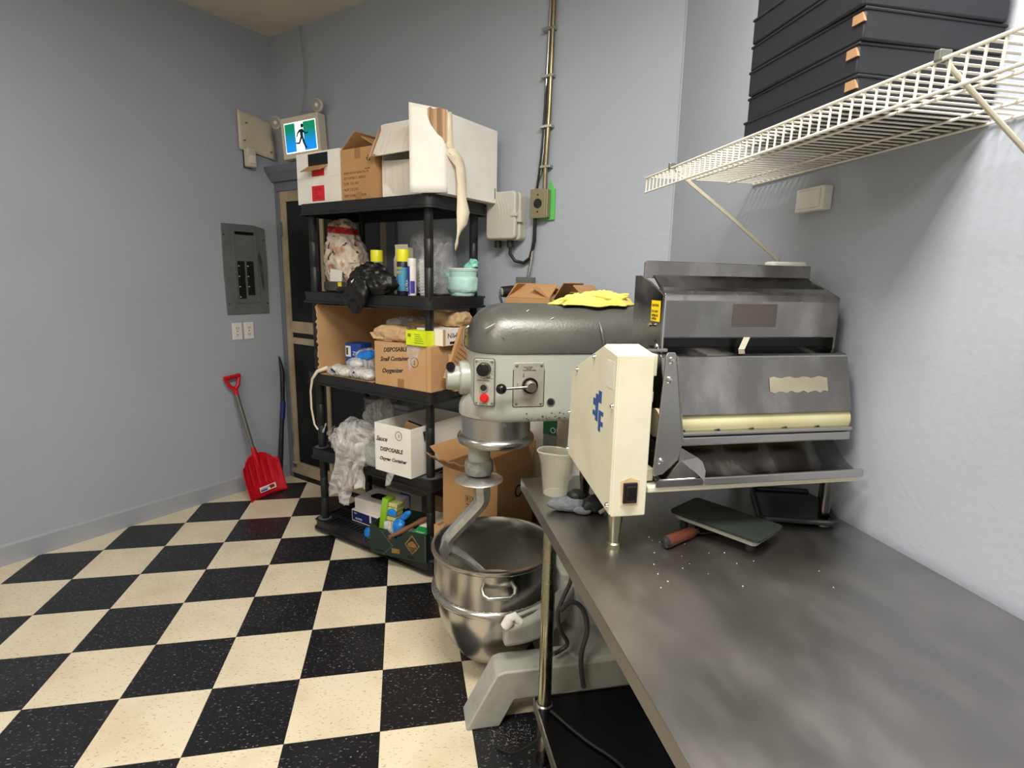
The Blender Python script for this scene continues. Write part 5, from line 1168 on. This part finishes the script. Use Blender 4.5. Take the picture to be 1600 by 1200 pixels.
ob('film', blob(lambda d: (.035*d.x, .02*d.y, .07+.075*d.z), .014, 24, 85, 4), M['hazebag'], t, smooth=1)
t = thing('white_spoon_rest', 'white rounded plastic piece behind the wooden stick in the crate', 'utensil', CP(.015, -.02, .08), RB+R(14), rot=(R(30), R(30), RB))
ob('bowl_part', MB().lathe([(0, 0), (.02, .003), (.032, .012), (.036, .024)], n=22), M['white'], t, smooth=1, solid=.002); ob('handle', MB().tube([(.03, 0, .02), (.06, 0, .0), (.08, 0, -.03)], .007, 8), M['white'], t, smooth=1)
t = thing('wooden_stick', 'rough brown wooden stick lying across the green crate', 'stick', CP(-.02, -.10, .105), RB+R(14))
ob('stick_body', MB().tube(spline([(-.025, -.012, .0), (.02, .02, .022), (.06, .06, .045), (.10, .11, .062), (.125, .12, .075)], [.014, .012, .011, .013, .008])[0], [.014-.003*math.sin(k) for k in range(17)], 9), M['stick'], t, smooth=1)
ob('knot', MB().tube([(-.03, -.015, -.012), (-.024, -.012, .004), (-.02, -.01, .012)], [.008, .014, .008], 8), M['stick'], t, smooth=1)
t = thing('foil_box', 'long white box with green end panel lying in the green crate', 'box', CP(.105, .01, .105), RB+R(14), rot=(R(8), 0, RB+R(10)))
ob('box_body', MB().box(-.032, .05, -.115, .13, 0, .045), M['cardwhite'], t, bevel=.001)
gpn = ob('green_panel', MB().box(-.030, .048, -.110, -.03, .045, .0458), M['green'], t); text('lettering', 'WRAP', .018, M['white'], gpn, (-.02, -.085, .0459), (0, 0, 0))
ob('green_end', MB().box(-.03, .048, -.1158, -.115, .004, .02), M['green'], t); ob('blue_side', MB().box(-.0328, -.032, -.11, .1, .01, .035), M['navybox'], t)
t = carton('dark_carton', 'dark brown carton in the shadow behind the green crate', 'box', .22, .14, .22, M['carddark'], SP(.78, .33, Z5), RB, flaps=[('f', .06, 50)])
t = thing('blue_box', 'blue printed box at the back of the bottom shelf', 'box', SP(.42, .385, Z5), RB)
ob('box_body', MB().box(-.14, .14, -.05, .05, 0, .16), M['lensgrey'], t, bevel=.001); ob('blue_panel', MB().box(-.03, .05, -.0508, -.05, .08, .15), M['bluebox'], t)

# ------------------------------------------------------------ cartons behind the mixer
t = carton('floor_carton', 'plain brown carton on the floor between shelf and mixing bowl', 'box', .31, .34, .345, M['cardlight'], SP(1.175, .10, 0), RB, open_=False)
ob('worn_top', MB().box(-.15, -.04, -.165, .165, .3452, .3465), M['corr'], t)
t = carton('open_carton', 'open brown carton with ragged flap behind the dough hook', 'box', .325, .27, .30, M['card'], SP(1.222, .085, .3475), RB+R(-3), flaps=[('l', .11, 55), ('b', .11, 10), ('r', .09, -20)])
y = -.1355
for x in (-.01, .022): arrow_mark(t, (x, y, .165), .026, M['inkbrown'])
txtlines(t, [('PAPER BAG', .009), ('MADE WITH CARE', .009)], -.02, .135, y, M['inkbrown'], 1.6)
recycle(t, (.005, y, .093), .018, M['inkbrown']); ob('print_block', MB().box(-.03, .0, y-.0004, y, .02, .052), M['carddark'], t)
def f_(u, v):
    x = -.1625-.02*(1-v)+.26*u*(1-.1*v); y_ = -.135-.075*v-.012*math.sin(u*5); z = .30+.062*v-.02*u+.004*math.sin(u*31)*v
    return (x-.04*v*(1-u), y_, z)
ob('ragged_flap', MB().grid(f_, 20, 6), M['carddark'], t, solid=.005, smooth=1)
ob('side_mark', MB().tube([(.1632, .02+.026*math.cos(R(a)), .20+.026*math.sin(R(a))) for a in range(0, 361, 30)], .004, 5), M['ink'], t)
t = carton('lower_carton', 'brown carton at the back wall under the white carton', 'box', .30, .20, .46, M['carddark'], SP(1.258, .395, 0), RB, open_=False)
t = carton('white_back_carton', 'white carton stacked at the back wall beneath the mixer head', 'box', .285, .19, .40, M['cardwhite'], SP(1.265, .395, .461), RB, open_=False)
text('lettering', 'FRAGILE', .02, M['inkgrey'], t, (-.06, -.0955, .11))
ob('carton_edge', MB().box(.02, .024, -.0962, -.095, 0, .40), M['tape'], t)
t = thing('grey_carton', 'tall grey carton with green top band under the mixer head', 'box', SP(1.515, .365, 0), RB)
ob('carton_body', MB().box(-.095, .095, -.12, .12, 0, .86), mat('grey_card', (120, 122, 118), .7), t)
gb = ob('green_band', MB().box(-.096, .096, -.121, .121, .79, .862), mat('green_band', (18, 96, 60), .5), t)
text('lettering', 'ONLINE', .04, M['white'], gb, (-.06, -.1215, .80)); text('lettering', 'Oasis farms', .024, M['inkgrey'], t, (-.075, -.121, .73))
t = carton('top_carton', 'brown carton with raised flaps behind the mixer head, left one', 'box', .24, .17, .545, M['card'], SP(1.275, .39, .8635), RB, flaps=[('f', .10, -50), ('l', .09, -42), ('r', .11, -62), ('b', .10, -62)])
t = carton('rear_carton', 'brown carton with pointed flap showing behind the yellow cloth', 'box', .18, .20, .545, M['card'], SP(1.525, .36, .8635), RB, flaps=[('l', .09, -35), ('r', .10, -50), ('b', .09, -70)])
t = thing('paper_sack', 'white paper sack with green print standing behind the mixer hub', 'sack', SP(1.03, .33, .0), RB)
ob('sack_body', blob(lambda d: (.062*math.copysign(abs(d.x)**.5, d.x)*(1-.12*d.z), .075*math.copysign(abs(d.y)**.7, d.y), .50+.46*math.copysign(abs(d.z)**.5, d.z)), .010, 10, 90, 5, flat=0.01), M['cardwhite'], t, smooth=1)
for z, s_ in ((.86, .03), (.72, .03)): ob('green_print', MB().prism([(-.03, z), (.03, z+.012), (.034, z+s_+.02), (-.025, z+s_)], -.088, -.078, 'y'), M['green'], t)

# ------------------------------------------------------------ flour and crumbs (nobody could count them)
def specks(name, label, n, fx, fy, z, r0, r1, m, seed):
    rr = random.Random(seed); mb = MB()
    for _ in range(n):
        x, y_ = fx(rr), fy(rr); r = rr.uniform(r0, r1); a = rr.random()*6
        mb.prism([(x+r*math.cos(a+k*1.57)*(1 if k % 2 else .55), y_+r*math.sin(a+k*1.57)) for k in range(4)], z, z+.0006)
    o = ob(name, mb, m); o['kind'] = 'stuff'; o['label'] = label; o['category'] = 'crumbs'; return o
specks('table_crumbs', 'pale flour crumbs scattered over the steel table top', 26, lambda r: r.choice([r.gauss(1.29, .05), r.uniform(1.12, 1.6)]), lambda r: r.gauss(-.62, .14), TH+.0004, .0006, .002, M['white_dust'], 3)
specks('floor_flour', 'pale flour dust on the black floor tile beside the mixer foot', 240, lambda r: r.gauss(1.03, .06), lambda r: r.gauss(-.09, .035), .0004, .0006, .0022, M['dough'], 5)
